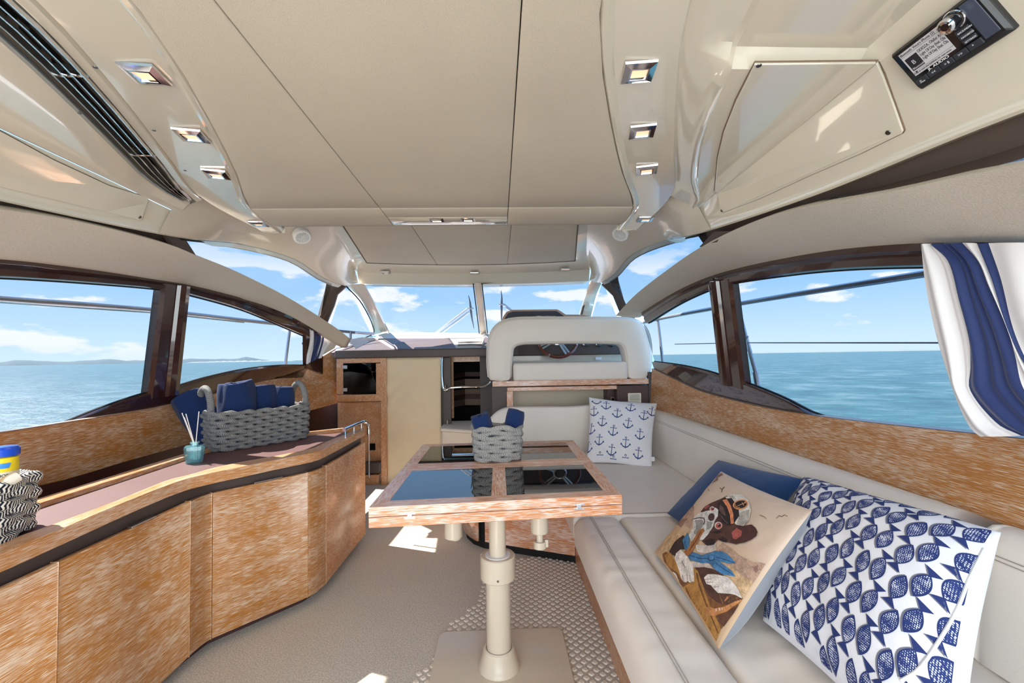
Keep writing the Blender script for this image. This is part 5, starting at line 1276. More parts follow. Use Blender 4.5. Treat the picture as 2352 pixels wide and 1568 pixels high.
bb, Rb = basket('rope_basket', 'long grey rope basket of navy towels at the far end of the sideboard', cb, math.atan2(dAC.y, dAC.x), LA/2+.005, bw/2, .05, 10, .0205, .0125, rope, 17, .0062, .03,
            rimf=lambda p, t: .012*max(0, abs(p.x)/(LA/2)-.6))
def bpt(x, y, z): return cb+Rb @ Vector((x, y, z))
for sx_, nm_ in ((-1, 'near'), (1, 'far')):
    hx = sx_*(LA/2+.012); P = [bpt(hx, -.085*1, .17), bpt(hx, -.088, .22), bpt(hx+.0, -.082, .265), bpt(hx, -.05, .315), bpt(hx, 0, .335), bpt(hx, .05, .315), bpt(hx, .082, .265), bpt(hx, .088, .22), bpt(hx, .085, .17)]
    mb = MB(); mb.tube(resample(P, 36), .0175, 14); mb.build('handle', rope, bb)
gt = 'navy towels rolled in the long rope basket'
towel('rolled_towel', 'navy towel slumped over the left end of the long rope basket', bpt(-LA/2+.05, .06, .04), .5, .095, .29, (.12, -.50, 0), 2.0, seed=2)
towel('rolled_towel', 'largest rolled navy towel, standing behind the basket handle', bpt(-LA/2+.145, -.01, .03), 2.0, .118, .325, (.05, -.04, 0), 2.0, seed=5)
towel('rolled_towel', 'rolled navy towel third from the left in the long basket', bpt(.03, .02, .03), 1.1, .088, .300, (0, .03, 0), 1.9, seed=8)
towel('rolled_towel', 'rolled navy towel at the right end of the long basket', bpt(.150, .02, .03), 3.4, .084, .285, (0, .06, 0), 1.9, seed=12)
tc_ = PZ(1143, 1062, ZT); tc_.z = ZT+.001
d_ = 2*.5
tb2, Rt = basket('rope_basket', 'small black and white rope basket on the table with two towels', Vector((tc_.x, tc_.y+.085, ZT+.001)), .1, .108, .085, .06, 8, .0205, .0138, rope3, 6, .004, .06, rimf=lambda p, t: .006*math.sin(t*2*PI*3+1), n=240)
q = Vector((tc_.x, tc_.y+.085, ZT))
towel('rolled_towel', 'navy face towel on the left in the small table basket', q+Vector((-.045, -.02, .03)), 1.2, .058, .200, (.12, -.22, 0), 2.0, seed=3, pinch=.15)
towel('rolled_towel', 'navy face towel on the right in the small table basket', q+Vector((.045, .0, .03)), 4.2, .066, .215, (.0, .22, 0), 1.7, seed=9, pinch=.35)
mb = MB(True)
cs = Vector((-1.475, 1.235, zw))
sb2, _ = basket('rope_basket', 'black and white rope basket cut off by the left picture edge', cs, .3, .13, .115, .08, 7, .0225, .0155, rope2, 7, .005, .03, n=240)
# things in the near basket
zb_ = zw+.02
bt_ = thing('lotion_bottle', 'yellow lotion bottle with blue cap in the left basket', 'bottle', cs+Vector((.0, .04, .02)))
c = PY(2, 1100, 1.27); c = Vector((c.x, 1.27, zb_)); 
mb = MB(); mb.lathe([(0, 0), (.030, 0), (.0345, .01), (.0345, .11), (.034, .185), (.033, .203), (.024, .208)], c, 28); mb.build('body', mat('yellow_plastic', (246, 214, 36), .3), bt_)
mb = MB(); mb.lathe([(.0352, .207), (.036, .209), (.0362, .226), (.031, .232), (.012, .234), (0, .234)], c, 28); mb.build('cap', mat('blue_plastic', (22, 76, 196), .3), bt_)
mb = MB(); mb.lathe([(.0349, .10), (.0349, .166)], c, 28); mb.build('label_band', mat('label_cream', (232, 222, 196), .4), bt_)
ang = lambda a, z, r=.0352: c+Vector((r*math.sin(a), -r*math.cos(a), z))
mb = MB(True); mb.grid([[ang(a+s_, z) for a in frange(.55, 1.25, 6)] for z, s_ in ((.176, 0), (.190, .12))]); mb.build('blue_flash', mat('light_blue_print', (60, 140, 220), .4), bt_)
def text_cyl(s, size, a0, z, parent, m, cc=c, rr=.0353):
    cu = bpy.data.curves.new('t', 'FONT'); cu.body = s; cu.size = size; cu.extrude = .0001; cu.offset = .0001
    o = bpy.data.objects.new('t', cu); COL.objects.link(o); bpy.context.view_layer.update()
    me = bpy.data.meshes.new_from_object(o.evaluated_get(bpy.context.evaluated_depsgraph_get())); bpy.data.objects.remove(o)
    for v in me.vertices:
        a = a0+v.co.x/rr; v.co = cc+Vector(((rr+v.co.z)*math.sin(a), -(rr+v.co.z)*math.cos(a), z+v.co.y))-WL[parent]
    me.materials.clear(); me.materials.append(m); o = bpy.data.objects.new('lettering', me); COL.objects.link(o); o.parent = parent; WL[o] = WL[parent]
text_cyl('25% MORE', .0105, .02, .153, bt_, ink); text_cyl('BONUS', .0135, .02, .138, bt_, ink)
sh_ = thing('onyx_roll', 'banded cream and tan stone cylinder in the left basket', 'stone', cs+Vector((.05, .0, .08)))
m, t, b = newmat('banded_onyx'); w_ = N(t, 'ShaderNodeTexWave', i_Scale=14.0, i_Distortion=6.0); tcd = N(t, 'ShaderNodeTexCoord'); L(t, tcd.outputs['Object'], w_.inputs['Vector'])
r_ = ramp(t, w_.outputs['Fac'], [(.2, lin((206, 168, 118))), (.6, lin((240, 232, 214)))]); L(t, r_.outputs[0], b.inputs['Base Color']); b.inputs['Roughness'].default_value = .25
mb = MB(); p0 = PY(-20, 1128, 1.20); p1 = PY(38, 1094, 1.25); mb.tube([p0-(p1-p0)*.4, p0, p1], .016, 20); mb.build('stone', m, sh_, bevel=.003)

# reed diffuser
dp = PZ(447, 1061, zw+.0005); df = thing('reed_diffuser', 'blue glass reed diffuser with pale sticks beside the long basket', 'diffuser', dp)
m = bpy.data.materials.new('aqua_glass'); m.use_nodes = True; t = m.node_tree; t.nodes.clear(); MATS['aqua_glass'] = m
tr = N(t, 'ShaderNodeBsdfTransparent'); tr.inputs[0].default_value = (.80, .98, 1.0, 1); gl_ = N(t, 'ShaderNodeBsdfGlossy', i_Roughness=.03); df_ = N(t, 'ShaderNodeBsdfDiffuse'); df_.inputs[0].default_value = lin((170, 236, 248))
lw = N(t, 'ShaderNodeLayerWeight', i_Blend=.45); mx0 = N(t, 'ShaderNodeMixShader'); mx0.inputs[0].default_value = .16; L(t, tr.outputs[0], mx0.inputs[1]); L(t, df_.outputs[0], mx0.inputs[2])
mx = N(t, 'ShaderNodeMixShader'); L(t, math_(t, 'MULTIPLY', lw.outputs['Fresnel'], .6), mx.inputs[0]); L(t, mx0.outputs[0], mx.inputs[1]); L(t, gl_.outputs[0], mx.inputs[2]); o_ = N(t, 'ShaderNodeOutputMaterial'); L(t, mx.outputs[0], o_.inputs[0])
def sq(k, z): return [dp+Vector((x*k, y*k, z)) for x, y in ((-1, -.72), (-.72, -1), (.72, -1), (1, -.72), (1, .72), (.72, 1), (-.72, 1), (-1, .72))]
Rz = Matrix.Rotation(.5, 3, 'Z')
rot_ = lambda ring: [dp+Rz @ (p-dp) for p in ring]
mb = MB(True); mb.grid([rot_(sq(k, z)) for k, z in ((.0001, 0), (.031, 0), (.033, .004), (.0405, .072), (.039, .078), (.014, .081), (.0135, .088), (.018, .091), (.018, .096), (.0115, .0965), (.0115, .082), (.036, .076), (.030, .008), (.0001, .008))], True); mb.build('bottle', m, df, angle=25)
mb = MB(True); mb.grid([rot_(sq(k, z)) for k, z in ((.0001, .009), (.029, .009), (.0335, .05), (.0001, .05))], True); mb.build('oil', glassm('scented_oil', (.8, .96, .98), .5), df)
stick = mat('pale_reed', (238, 232, 220), .7)
for x, y in ((418, 948), (427, 950), (457, 945), (423, 958)):
    tpt = PY(x, y, dp.y-.0); mb = MB(); mb.tube([dp+Vector((0.005*(x-430)/20, 0, .012)), dp+Vector(((x-440)*.0003, 0, .092)), tpt], .0022, 6); mb.build('reed', stick, df)

# ================================================================ STRIPED CURTAINS
def curtmat():
    m, t, b = newmat('striped_curtain'); b.inputs['Roughness'].default_value = .7; b.inputs['Sheen Weight'].default_value = .2
    uv = N(t, 'ShaderNodeUVMap'); sep = N(t, 'ShaderNodeSeparateXYZ'); L(t, uv.outputs[0], sep.inputs[0])
    r = ramp(t, sep.outputs[0], [(0, lin((232, 230, 232))), (.22, lin((26, 46, 100))), (.50, lin((232, 230, 232))), (.60, lin((26, 46, 100))), (.68, lin((232, 230, 232)))], 'CONSTANT'); L(t, r.outputs[0], b.inputs['Base Color'])
    tcd = N(t, 'ShaderNodeTexCoord'); n = N(t, 'ShaderNodeTexNoise', i_Scale=500.0); L(t, tcd.outputs['Object'], n.inputs['Vector']); bp = N(t, 'ShaderNodeBump', i_Strength=.2, i_Distance=.001); L(t, n.outputs['Fac'], bp.inputs['Height']); L(t, bp.outputs[0], b.inputs['Normal'])
    return m
curm = curtmat()
def curtain(label, left, right, X0, sg, nf, depth, seed=0, guides=None):
    """left/right: picture edges of the cloth top to bottom, unprojected on the plane x = X0"""
    root = thing('curtain', label, 'curtain', PX(*left[-1], X0))
    if guides is None: guides = [(0, left), (1, right)]
    G = [(gu, resample([PX(x, y, X0) for x, y in gp], 40)) for gu, gp in guides]
    mb = MB(True); rows = []; U = []; n = 130
    for j in range(40):
        v = j/39; row = []; ur = []
        for k in range(n+1):
            u = k/n; gi = max(i for i in range(len(G)-1) if G[i][0] <= u+1e-9); p = G[gi][1][j].lerp(G[gi+1][1][j], (u-G[gi][0])/(G[gi+1][0]-G[gi][0]))
            ph = u*nf*2*PI + 1.1*math.sin(v*2.2+seed) + .8*noise.noise(Vector((u*3, v*1.4, seed)))
            d = depth*math.sin(ph)*(.55+.45*math.sin(u*5+seed))+.35*depth*math.sin(ph*2.3+1.7*v+seed)
            row.append(p+Vector((-sg*(d+depth), .3*depth*math.cos(ph), 0))); ur.append((min(.999, max(0, u)), v))
        rows.append(row); U.append(ur)
    mb.grid(rows, uvs=U); mb.build('cloth', curm, root, angle=80); return root
CG = [(0, [(2130, 560), (2138, 640), (2160, 760), (2188, 860), (2212, 930), (2240, 985), (2262, 1003)]),
 (.22, [(2150, 560), (2192, 600), (2215, 687), (2235, 785), (2236, 846), (2234, 895), (2296, 972), (2352, 1000)]),
 (.50, [(2215, 558), (2253, 601), (2275, 653), (2314, 739), (2339, 815), (2362, 890), (2420, 960), (2480, 1016)]),
 (.60, [(2253, 558), (2290, 640), (2330, 760), (2370, 850), (2440, 930), (2520, 1020)]),
 (.68, [(2276, 558), (2305, 640), (2337, 760), (2385, 850), (2460, 930), (2540, 1024)]),
 (1, [(2640, 556), (2640, 700), (2640, 860), (2640, 930), (2640, 1036)])]
curtain('large navy and white striped curtain gathered beside the right window', [(2130, 560), (2138, 640), (2160, 760), (2188, 860), (2212, 930), (2240, 985), (2262, 1003)], [(2640, 556), (2650, 640), (2640, 760), (2600, 860), (2570, 930), (2560, 985), (2560, 1028)], 1.205, 1, 4.5, .011, 2, CG)
curtain('small striped curtain at the forward end of the left window', [(706, 754), (707, 780), (702, 812), (700, 836)], [(757, 768), (757, 780), (748, 800), (738, 818)], -1.52, -1, 3.0, .014, 4)
mb = MB(True); cq = [PX(x, y, -1.53) for x, y in ((738, 762), (775, 785), (768, 800), (730, 822), (722, 800))]
mb.prism(cq, (-.01, 0, 0)); mb.build('corner_lining', head2, wall_left)
# ================================================================ CUSHIONS
class Pillow:
    """four 3-D corners (bl br tr tl), soft bulge to both sides; front faces +n"""
    def __init__(s, q, tf, tbk, pinch=.035, seed=0, wr=.004, toward=None, ear=.0):
        s.q = [Vector(p) for p in q]; s.tf = tf; s.tb = tbk; s.pinch = pinch; s.seed = seed; s.wr = wr
        s.n = (s.q[1]-s.q[0]).cross(s.q[3]-s.q[0]).normalized()
        if toward is not None and s.n.dot(toward-s.q[0]) < 0: s.n = -s.n
    def flat(s, u, v):
        uu = u + s.pinch*math.sin(PI*v)*(1-2*u)*abs(1-2*u)**1.5
        vv = v + s.pinch*math.sin(PI*u)*(1-2*v)*abs(1-2*v)**1.5
        return s.q[0].lerp(s.q[1], uu).lerp(s.q[3].lerp(s.q[2], uu), vv)
    def prof(s, u, v):
        a = max(0, 1-abs(2*u-1)**3.2); b = max(0, 1-abs(2*v-1)**3.2); return (a*b)**.55
    def front(s, u, v, off=0):
        k = s.prof(u, v); w = s.wr*noise.noise(Vector((u*6+s.seed, v*6, 1)))*k
        w += s.wr*.8*noise.noise(Vector((u*14+s.seed, v*14, 5)))*min(1, k*1.6)*(1-k*.6)
        return s.flat(u, v) + s.n*(s.tf*k + w + off)
    def back(s, u, v): return s.flat(u, v) - s.n*(s.tb*s.prof(u, v))
    def invert(s, px, py):
        d = ray(px, py); u = v = .5; T = (s.q[0]-O).length; A = sum(s.q, Vector())/4; T = A.y
        for _ in range(30):
            f = lambda u, v, T: s.front(u, v)-(O+d*T)
            r0 = f(u, v, T); e = 1e-4
            J = Matrix((((f(u+e, v, T)-r0)/e), ((f(u, v+e, T)-r0)/e), -d)).transposed()
            try: dl = J.inverted() @ r0
            except Exception: break
            u -= max(-.2, min(.2, dl[0])); v -= max(-.2, min(.2, dl[1])); T -= dl[2]
            u = min(.999, max(.001, u)); v = min(.999, max(.001, v))
        return u, v
    def mesh(s, root, mf, mbk, n=56, fname='cover', bname='back_cover'):
        # denser rows near the rim so that the seam curve is round
        ts = [.5-.5*math.cos(PI*k/n) for k in range(n+1)]; ts = [lerp(t_, k/n, .35) for k, t_ in enumerate(ts)]
        A = MB(True); A.grid([[s.front(u, v) for u in ts] for v in ts], uvs=[[(u, v) for u in ts] for v in ts]); a = A.build(fname, mf, root, angle=89)
        B = MB(True); B.grid([[s.back(u, v) for u in ts] for v in ts], uvs=[[(u, v) for u in ts] for v in ts]); b = B.build(bname, mbk, root, angle=89)
        return a, b
    def decal(s, polys, name, m, root, off, edge=.014):
        """flat print: polygons in (u,v), cut fine enough to lie on the cloth"""
        L_ = (s.q[1]-s.q[0]).length; bm = bmesh.new()
        for P in polys:
            vs = [bm.verts.new((p[0], p[1], 0)) for p in P]
            try: bm.faces.new(vs)
            except ValueError: pass
        bmesh.ops.triangulate(bm, faces=bm.faces)
        for _ in range(7):
            es = [e for e in bm.edges if e.calc_length()*L_ > edge]
            if not es: break
            bmesh.ops.subdivide_edges(bm, edges=es, cuts=1, use_grid_fill=False); bmesh.ops.triangulate(bm, faces=[f for f in bm.faces if len(f.verts) > 3])
        uvs = []
        me = bpy.data.meshes.new(name); w = WL[root]; co = {v: (min(.999, max(.001, v.co.x)), min(.999, max(.001, v.co.y))) for v in bm.verts}
        for v in bm.verts: v.co = s.front(*co[v], off) - w
        bm.to_mesh(me); 
        ul = me.uv_layers.new(name='UVMap'); cl = [co[v] for v in bm.verts]; bm.free()
        for l in me.loops: ul.data[l.index].uv = cl[l.vertex_index]
        for p in me.polygons: p.use_smooth = True
        me.materials.append(m); o = bpy.data.objects.new(name, me); COL.objects.link(o); o.parent = root; WL[o] = w; return o
EYE = Vector((0, 0, H))
# --- anchor cushion
aq = [PY(1346, 1062, 3.18), PY(1497, 1076, 3.05), PY(1509, 926, 3.42), PY(1353, 912, 3.50)]
pA = Pillow(aq, .055, .06, .03, 1, .003, EYE)
ra = thing('cushion', 'white throw cushion printed with navy anchors in the settee corner', 'cushion', (aq[0]+aq[1])/2)
pA.mesh(ra, whitecl, whitecl)
def anchor(cu, cv, S_, rot, sx=1.0):
    """polygons of an admiralty anchor, unit height 1"""
    P = []
    def ringp(x, y, r0, r1, a0=0, a1=2*PI, n=14):
        for k in range(n):
            a = lerp(a0, a1, k/n); b = lerp(a0, a1, (k+1)/n)
            P.append([(x+r0*math.cos(a), y+r0*math.sin(a)), (x+r1*math.cos(a), y+r1*math.sin(a)), (x+r1*math.cos(b), y+r1*math.sin(b)), (x+r0*math.cos(b), y+r0*math.sin(b))])
    ringp(0, .41, .045, .09)
    P.append([(-.035, -.38), (.035, -.38), (.025, .33), (-.025, .33)]); P.append([(-.23, .20), (.23, .20), (.23, .25), (-.23, .25)])
    P.append([(-.26, .18), (-.21, .18), (-.21, .27), (-.26, .27)]); P.append([(.21, .18), (.26, .18), (.26, .27), (.21, .27)])
    for k in range(10):
        a = PI*1.08+k*(PI*.84/10); b = a+PI*.84/10
        w0 = lambda q: .05+.05*math.sin((q-PI*1.08)/(PI*.84)*PI)
        P.append([(.34*math.cos(q)*1.0, -.10+.34*math.sin(q)) if i == 0 else ((.34-w0(q))*math.cos(q), -.10+(.34-w0(q))*math.sin(q)) for q, i in ((a, 0), (b, 0), (b, 1), (a, 1))])
    P.append([(-.44, -.20), (-.24, -.24), (-.36, -.02)]); P.append([(.44, -.20), (.24, -.24), (.36, -.02)]); P.append([(-.07, -.40), (.07, -.40), (0, -.50)])
    c_, s_ = math.cos(rot), math.sin(rot); W_ = (pA.q[1]-pA.q[0]).length; Hh = (pA.q[3]-pA.q[0]).length
    return [[(cu+(x*c_-y*s_)*S_*sx/W_, cv+(x*s_+y*c_)*S_/Hh) for x, y in q] for q in P]
polys = []
for zx, zy in ((240, 240), (345, 188), (440, 255), (556, 205), (668, 275), (312, 325), (534, 342), (216, 392), (405, 405), (634, 437), (286, 484), (512, 507), (190, 552), (391, 572), (620, 600), (288, 640), (508, 665), (736, 240), (262, 146), (402, 690)):
    u, v = pA.invert(1300+zx*.2679, 880+zy*.2679)
    A = anchor(u, v, .098, -.03+random.uniform(-.05, .05), .85)
    if v > .93 or v < .06 or u > .97: A = [q for q in A if all(.01 < y < .985 and .01 < x < .985 for x, y in q)]
    if A: pA.decal(A, 'anchor_print', navyp, ra, .0009, .02)
mb = MB(); c0 = pA.flat(.985, .10); mb.box((0, -.002, 0), (.028, .002, .03), None, c0); mb.build('care_tag', nylon, ra)

# --- fish cushion
fq = [PZ(1752, 1424, ZS+.025), Vector((.74, .72, ZS+.03)), PX(2300, 1222, 1.13), PX(1846, 1094, 1.13)]
pF = Pillow(fq, .105, .07, .028, 3, .006, EYE)
rf = thing('cushion', 'large white cushion printed with rows of navy fish', 'cushion', (fq[0]+fq[1])/2)
pF.mesh(rf, whitecl, whitecl, 64)
m, t, b = newmat('fish_navy'); uv = N(t, 'ShaderNodeUVMap'); mp = N(t, 'ShaderNodeMapping'); mp.inputs['Scale'].default_value = (150, 125, 1); L(t, uv.outputs[0], mp.inputs[0])
v_ = N(t, 'ShaderNodeTexVoronoi', i_Scale=1.0); v_.inputs['Randomness'].default_value = .25; L(t, mp.outputs[0], v_.inputs['Vector'])
n_ = N(t, 'ShaderNodeTexNoise', i_Scale=26.0, i_Detail=2.0); L(t, uv.outputs[0], n_.inputs['Vector'])
thr = math_(t, 'SUBTRACT', math_(t, 'MULTIPLY', n_.outputs['Fac'], .85), v_.outputs['Distance'])
r_ = ramp(t, thr, [(.10, lin((36, 54, 112))), (.16, lin((226, 226, 232)))]); L(t, r_.outputs[0], b.inputs['Base Color']); b.inputs['Roughness'].default_value = .85
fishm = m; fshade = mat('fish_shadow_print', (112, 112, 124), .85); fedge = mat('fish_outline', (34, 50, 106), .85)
Wf = (pF.q[1]-pF.q[0]).length; Hf = (pF.q[3]-pF.q[0]).length
def fish(cx, cy, L0, rot, flip):
    """body + tail around (cx, cy) in metres"""
    body = []; n = 12; hw = .155*L0
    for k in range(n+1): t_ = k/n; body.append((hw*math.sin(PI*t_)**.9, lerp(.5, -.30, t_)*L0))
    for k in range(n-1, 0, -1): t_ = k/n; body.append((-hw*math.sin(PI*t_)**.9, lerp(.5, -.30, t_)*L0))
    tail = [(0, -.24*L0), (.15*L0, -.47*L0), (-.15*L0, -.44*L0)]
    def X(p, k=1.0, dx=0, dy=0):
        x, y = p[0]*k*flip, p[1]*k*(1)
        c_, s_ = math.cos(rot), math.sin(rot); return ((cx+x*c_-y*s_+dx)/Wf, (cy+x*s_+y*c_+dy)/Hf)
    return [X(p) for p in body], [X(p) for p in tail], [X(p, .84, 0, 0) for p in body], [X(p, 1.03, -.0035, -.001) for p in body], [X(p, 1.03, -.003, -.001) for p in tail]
Bd, Tl, In, Sh, St_ = [], [], [], [], []
def clipok(P): return all(.012 < x < .988 and .012 < y < .988 for x, y in P)
cols = int(Wf/.041)+1
for i in range(cols+1):
    for j in range(-1, 9):
        cx = .012+i*.041; cy = (j+.5*(i % 2))*.092+.012*(i % 3); rot = -.24; fl_p = 1
        if i % 2: rot = PI-.24
        f = fish(cx+.004*math.sin(j*3), cy, .099, rot, fl_p)
        if clipok(f[0]): Bd.append(f[0]); In.append(f[2])
        else: 
            q = [(min(.985, max(.015, x)), min(.985, max(.015, y))) for x, y in f[0]]
            if sum(.012 < x < .988 and .012 < y < .988 for x, y in f[0]) > 3: Bd.append(q); In.append([(min(.984, max(.016, x)), min(.984, max(.016, y))) for x, y in f[2]])
        if clipok(f[1]): Tl.append(f[1])
        if clipok(f[3]): Sh.append(f[3])
        if clipok(f[4]): St_.append(f[4])
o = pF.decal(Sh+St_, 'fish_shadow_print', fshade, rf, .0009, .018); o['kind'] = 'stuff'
for P in Bd: pF.decal([P], 'fish_print', fedge, rf, .0012, .018)
for P in In: pF.decal([P], 'fish_scales', fishm, rf, .0015, .018)
for P in Tl: pF.decal([P], 'fish_tail', fedge, rf, .0012, .018)
zp = [pF.invert(x, y) for x, y in ((2262, 1262), (2228, 1330), (2200, 1400), (2160, 1470), (2110, 1540), (2070, 1566))]
P_ = resample([pF.front(u, v, .002) for u, v in zp], 24); mb = MB(True)
mb.tube(P_, .0035, 8); mb.build('zip_piping', nylon, rf)

# --- blue cushion
bq = [PZ(1640, 1270, ZS+.02), PZ(1790, 1330, ZS+.02), PX(1848, 1100, 1.15), PX(1650, 1056, 1.15)]
bq[0] = Vector((.80, 2.10, ZS+.02)); bq[1] = Vector((.82, 1.52, ZS+.02))
pB = Pillow(bq, .05, .05, .03, 7, .004, EYE)
rb = thing('cushion', 'plain blue velvet cushion behind the bulldog cushion', 'cushion', (bq[0]+bq[1])/2); pB.mesh(rb, bluev, bluev, 40)

# --- bulldog cushion
dq = [PZ(1503, 1268, ZS+.02), PZ(1650, 1492, ZS+.02), PX(1866, 1172, .90), PX(1656, 1082, .98)]
pD = Pillow(dq, .035, .105, .02, 11, .004, EYE)
rd = thing('cushion', 'tapestry cushion picturing a dog in a captain hat, grey velvet back', 'cushion', (dq[0]+dq[1])/2)
m, t, b = newmat('tapestry_ground'); uv = N(t, 'ShaderNodeUVMap'); mp = N(t, 'ShaderNodeMapping'); mp.inputs['Scale'].default_value = (8, 160, 1); L(t, uv.outputs[0], mp.inputs[0])
n_ = N(t, 'ShaderNodeTexNoise', i_Scale=1.0, i_Detail=3.0); L(t, mp.outputs[0], n_.inputs['Vector']); sep = N(t, 'ShaderNodeSeparateXYZ'); L(t, uv.outputs[0], sep.inputs[0])
g1 = ramp(t, sep.outputs[1], [(.25, lin((206, 172, 134))), (.6, lin((224, 200, 178))), (1, lin((226, 206, 188)))])
c_ = mixc(t, math_(t, 'MULTIPLY', n_.outputs['Fac'], .4), g1.outputs[0], lin((188, 160, 134))); L(t, c_, b.inputs['Base Color']); b.inputs['Roughness'].default_value = .9
pD.mesh(rd, m, greyv, 56)
def threads(name, rgb, k=.16):
    """woven threads of one colour with slightly darker and lighter picks"""
    if name in MATS: return MATS[name]
    m, t, b = newmat(name); uv = N(t, 'ShaderNodeUVMap'); mp = N(t, 'ShaderNodeMapping'); mp.inputs['Scale'].default_value = (60, 190, 1); L(t, uv.outputs[0], mp.inputs[0])
    n = N(t, 'ShaderNodeTexNoise', i_Scale=1.0, i_Detail=4.0); L(t, mp.outputs[0], n.inputs['Vector']); n2 = N(t, 'ShaderNodeTexNoise', i_Scale=22.0, i_Detail=3.0); L(t, uv.outputs[0], n2.inputs['Vector'])
    c = lin(rgb); d = tuple(max(0, x*(1-k*2.2)) for x in c[:3])+(1,); e = tuple(min(1, x*(1+k*2)) for x in c[:3])+(1,)
    r = ramp(t, math_(t, 'MULTIPLY', math_(t, 'ADD', n.outputs['Fac'], n2.outputs['Fac']), .5), [(.38, d), (.62, e)]); L(t, r.outputs[0], b.inputs['Base Color']); b.inputs['Roughness'].default_value = .9; return m
def ell(cx, cy, rx, ry, rot=0, n=22): return [(cx+rx*math.cos(a)*math.cos(rot)-ry*math.sin(a)*math.sin(rot), cy+rx*math.cos(a)*math.sin(rot)+ry*math.sin(a)*math.cos(rot)) for a in [2*PI*k/n for k in range(n)]]
def stroke(P, w):
    out = []
    for a, b in zip(P, P[1:]):
        dx, dy = b[0]-a[0], b[1]-a[1]; l = math.hypot(dx, dy) or 1; nx, ny = -dy/l*w/2, dx/l*w/2
        out.append([(a[0]+nx, a[1]+ny), (b[0]+nx, b[1]+ny), (b[0]-nx, b[1]-ny), (a[0]-nx, a[1]-ny)])
    return out
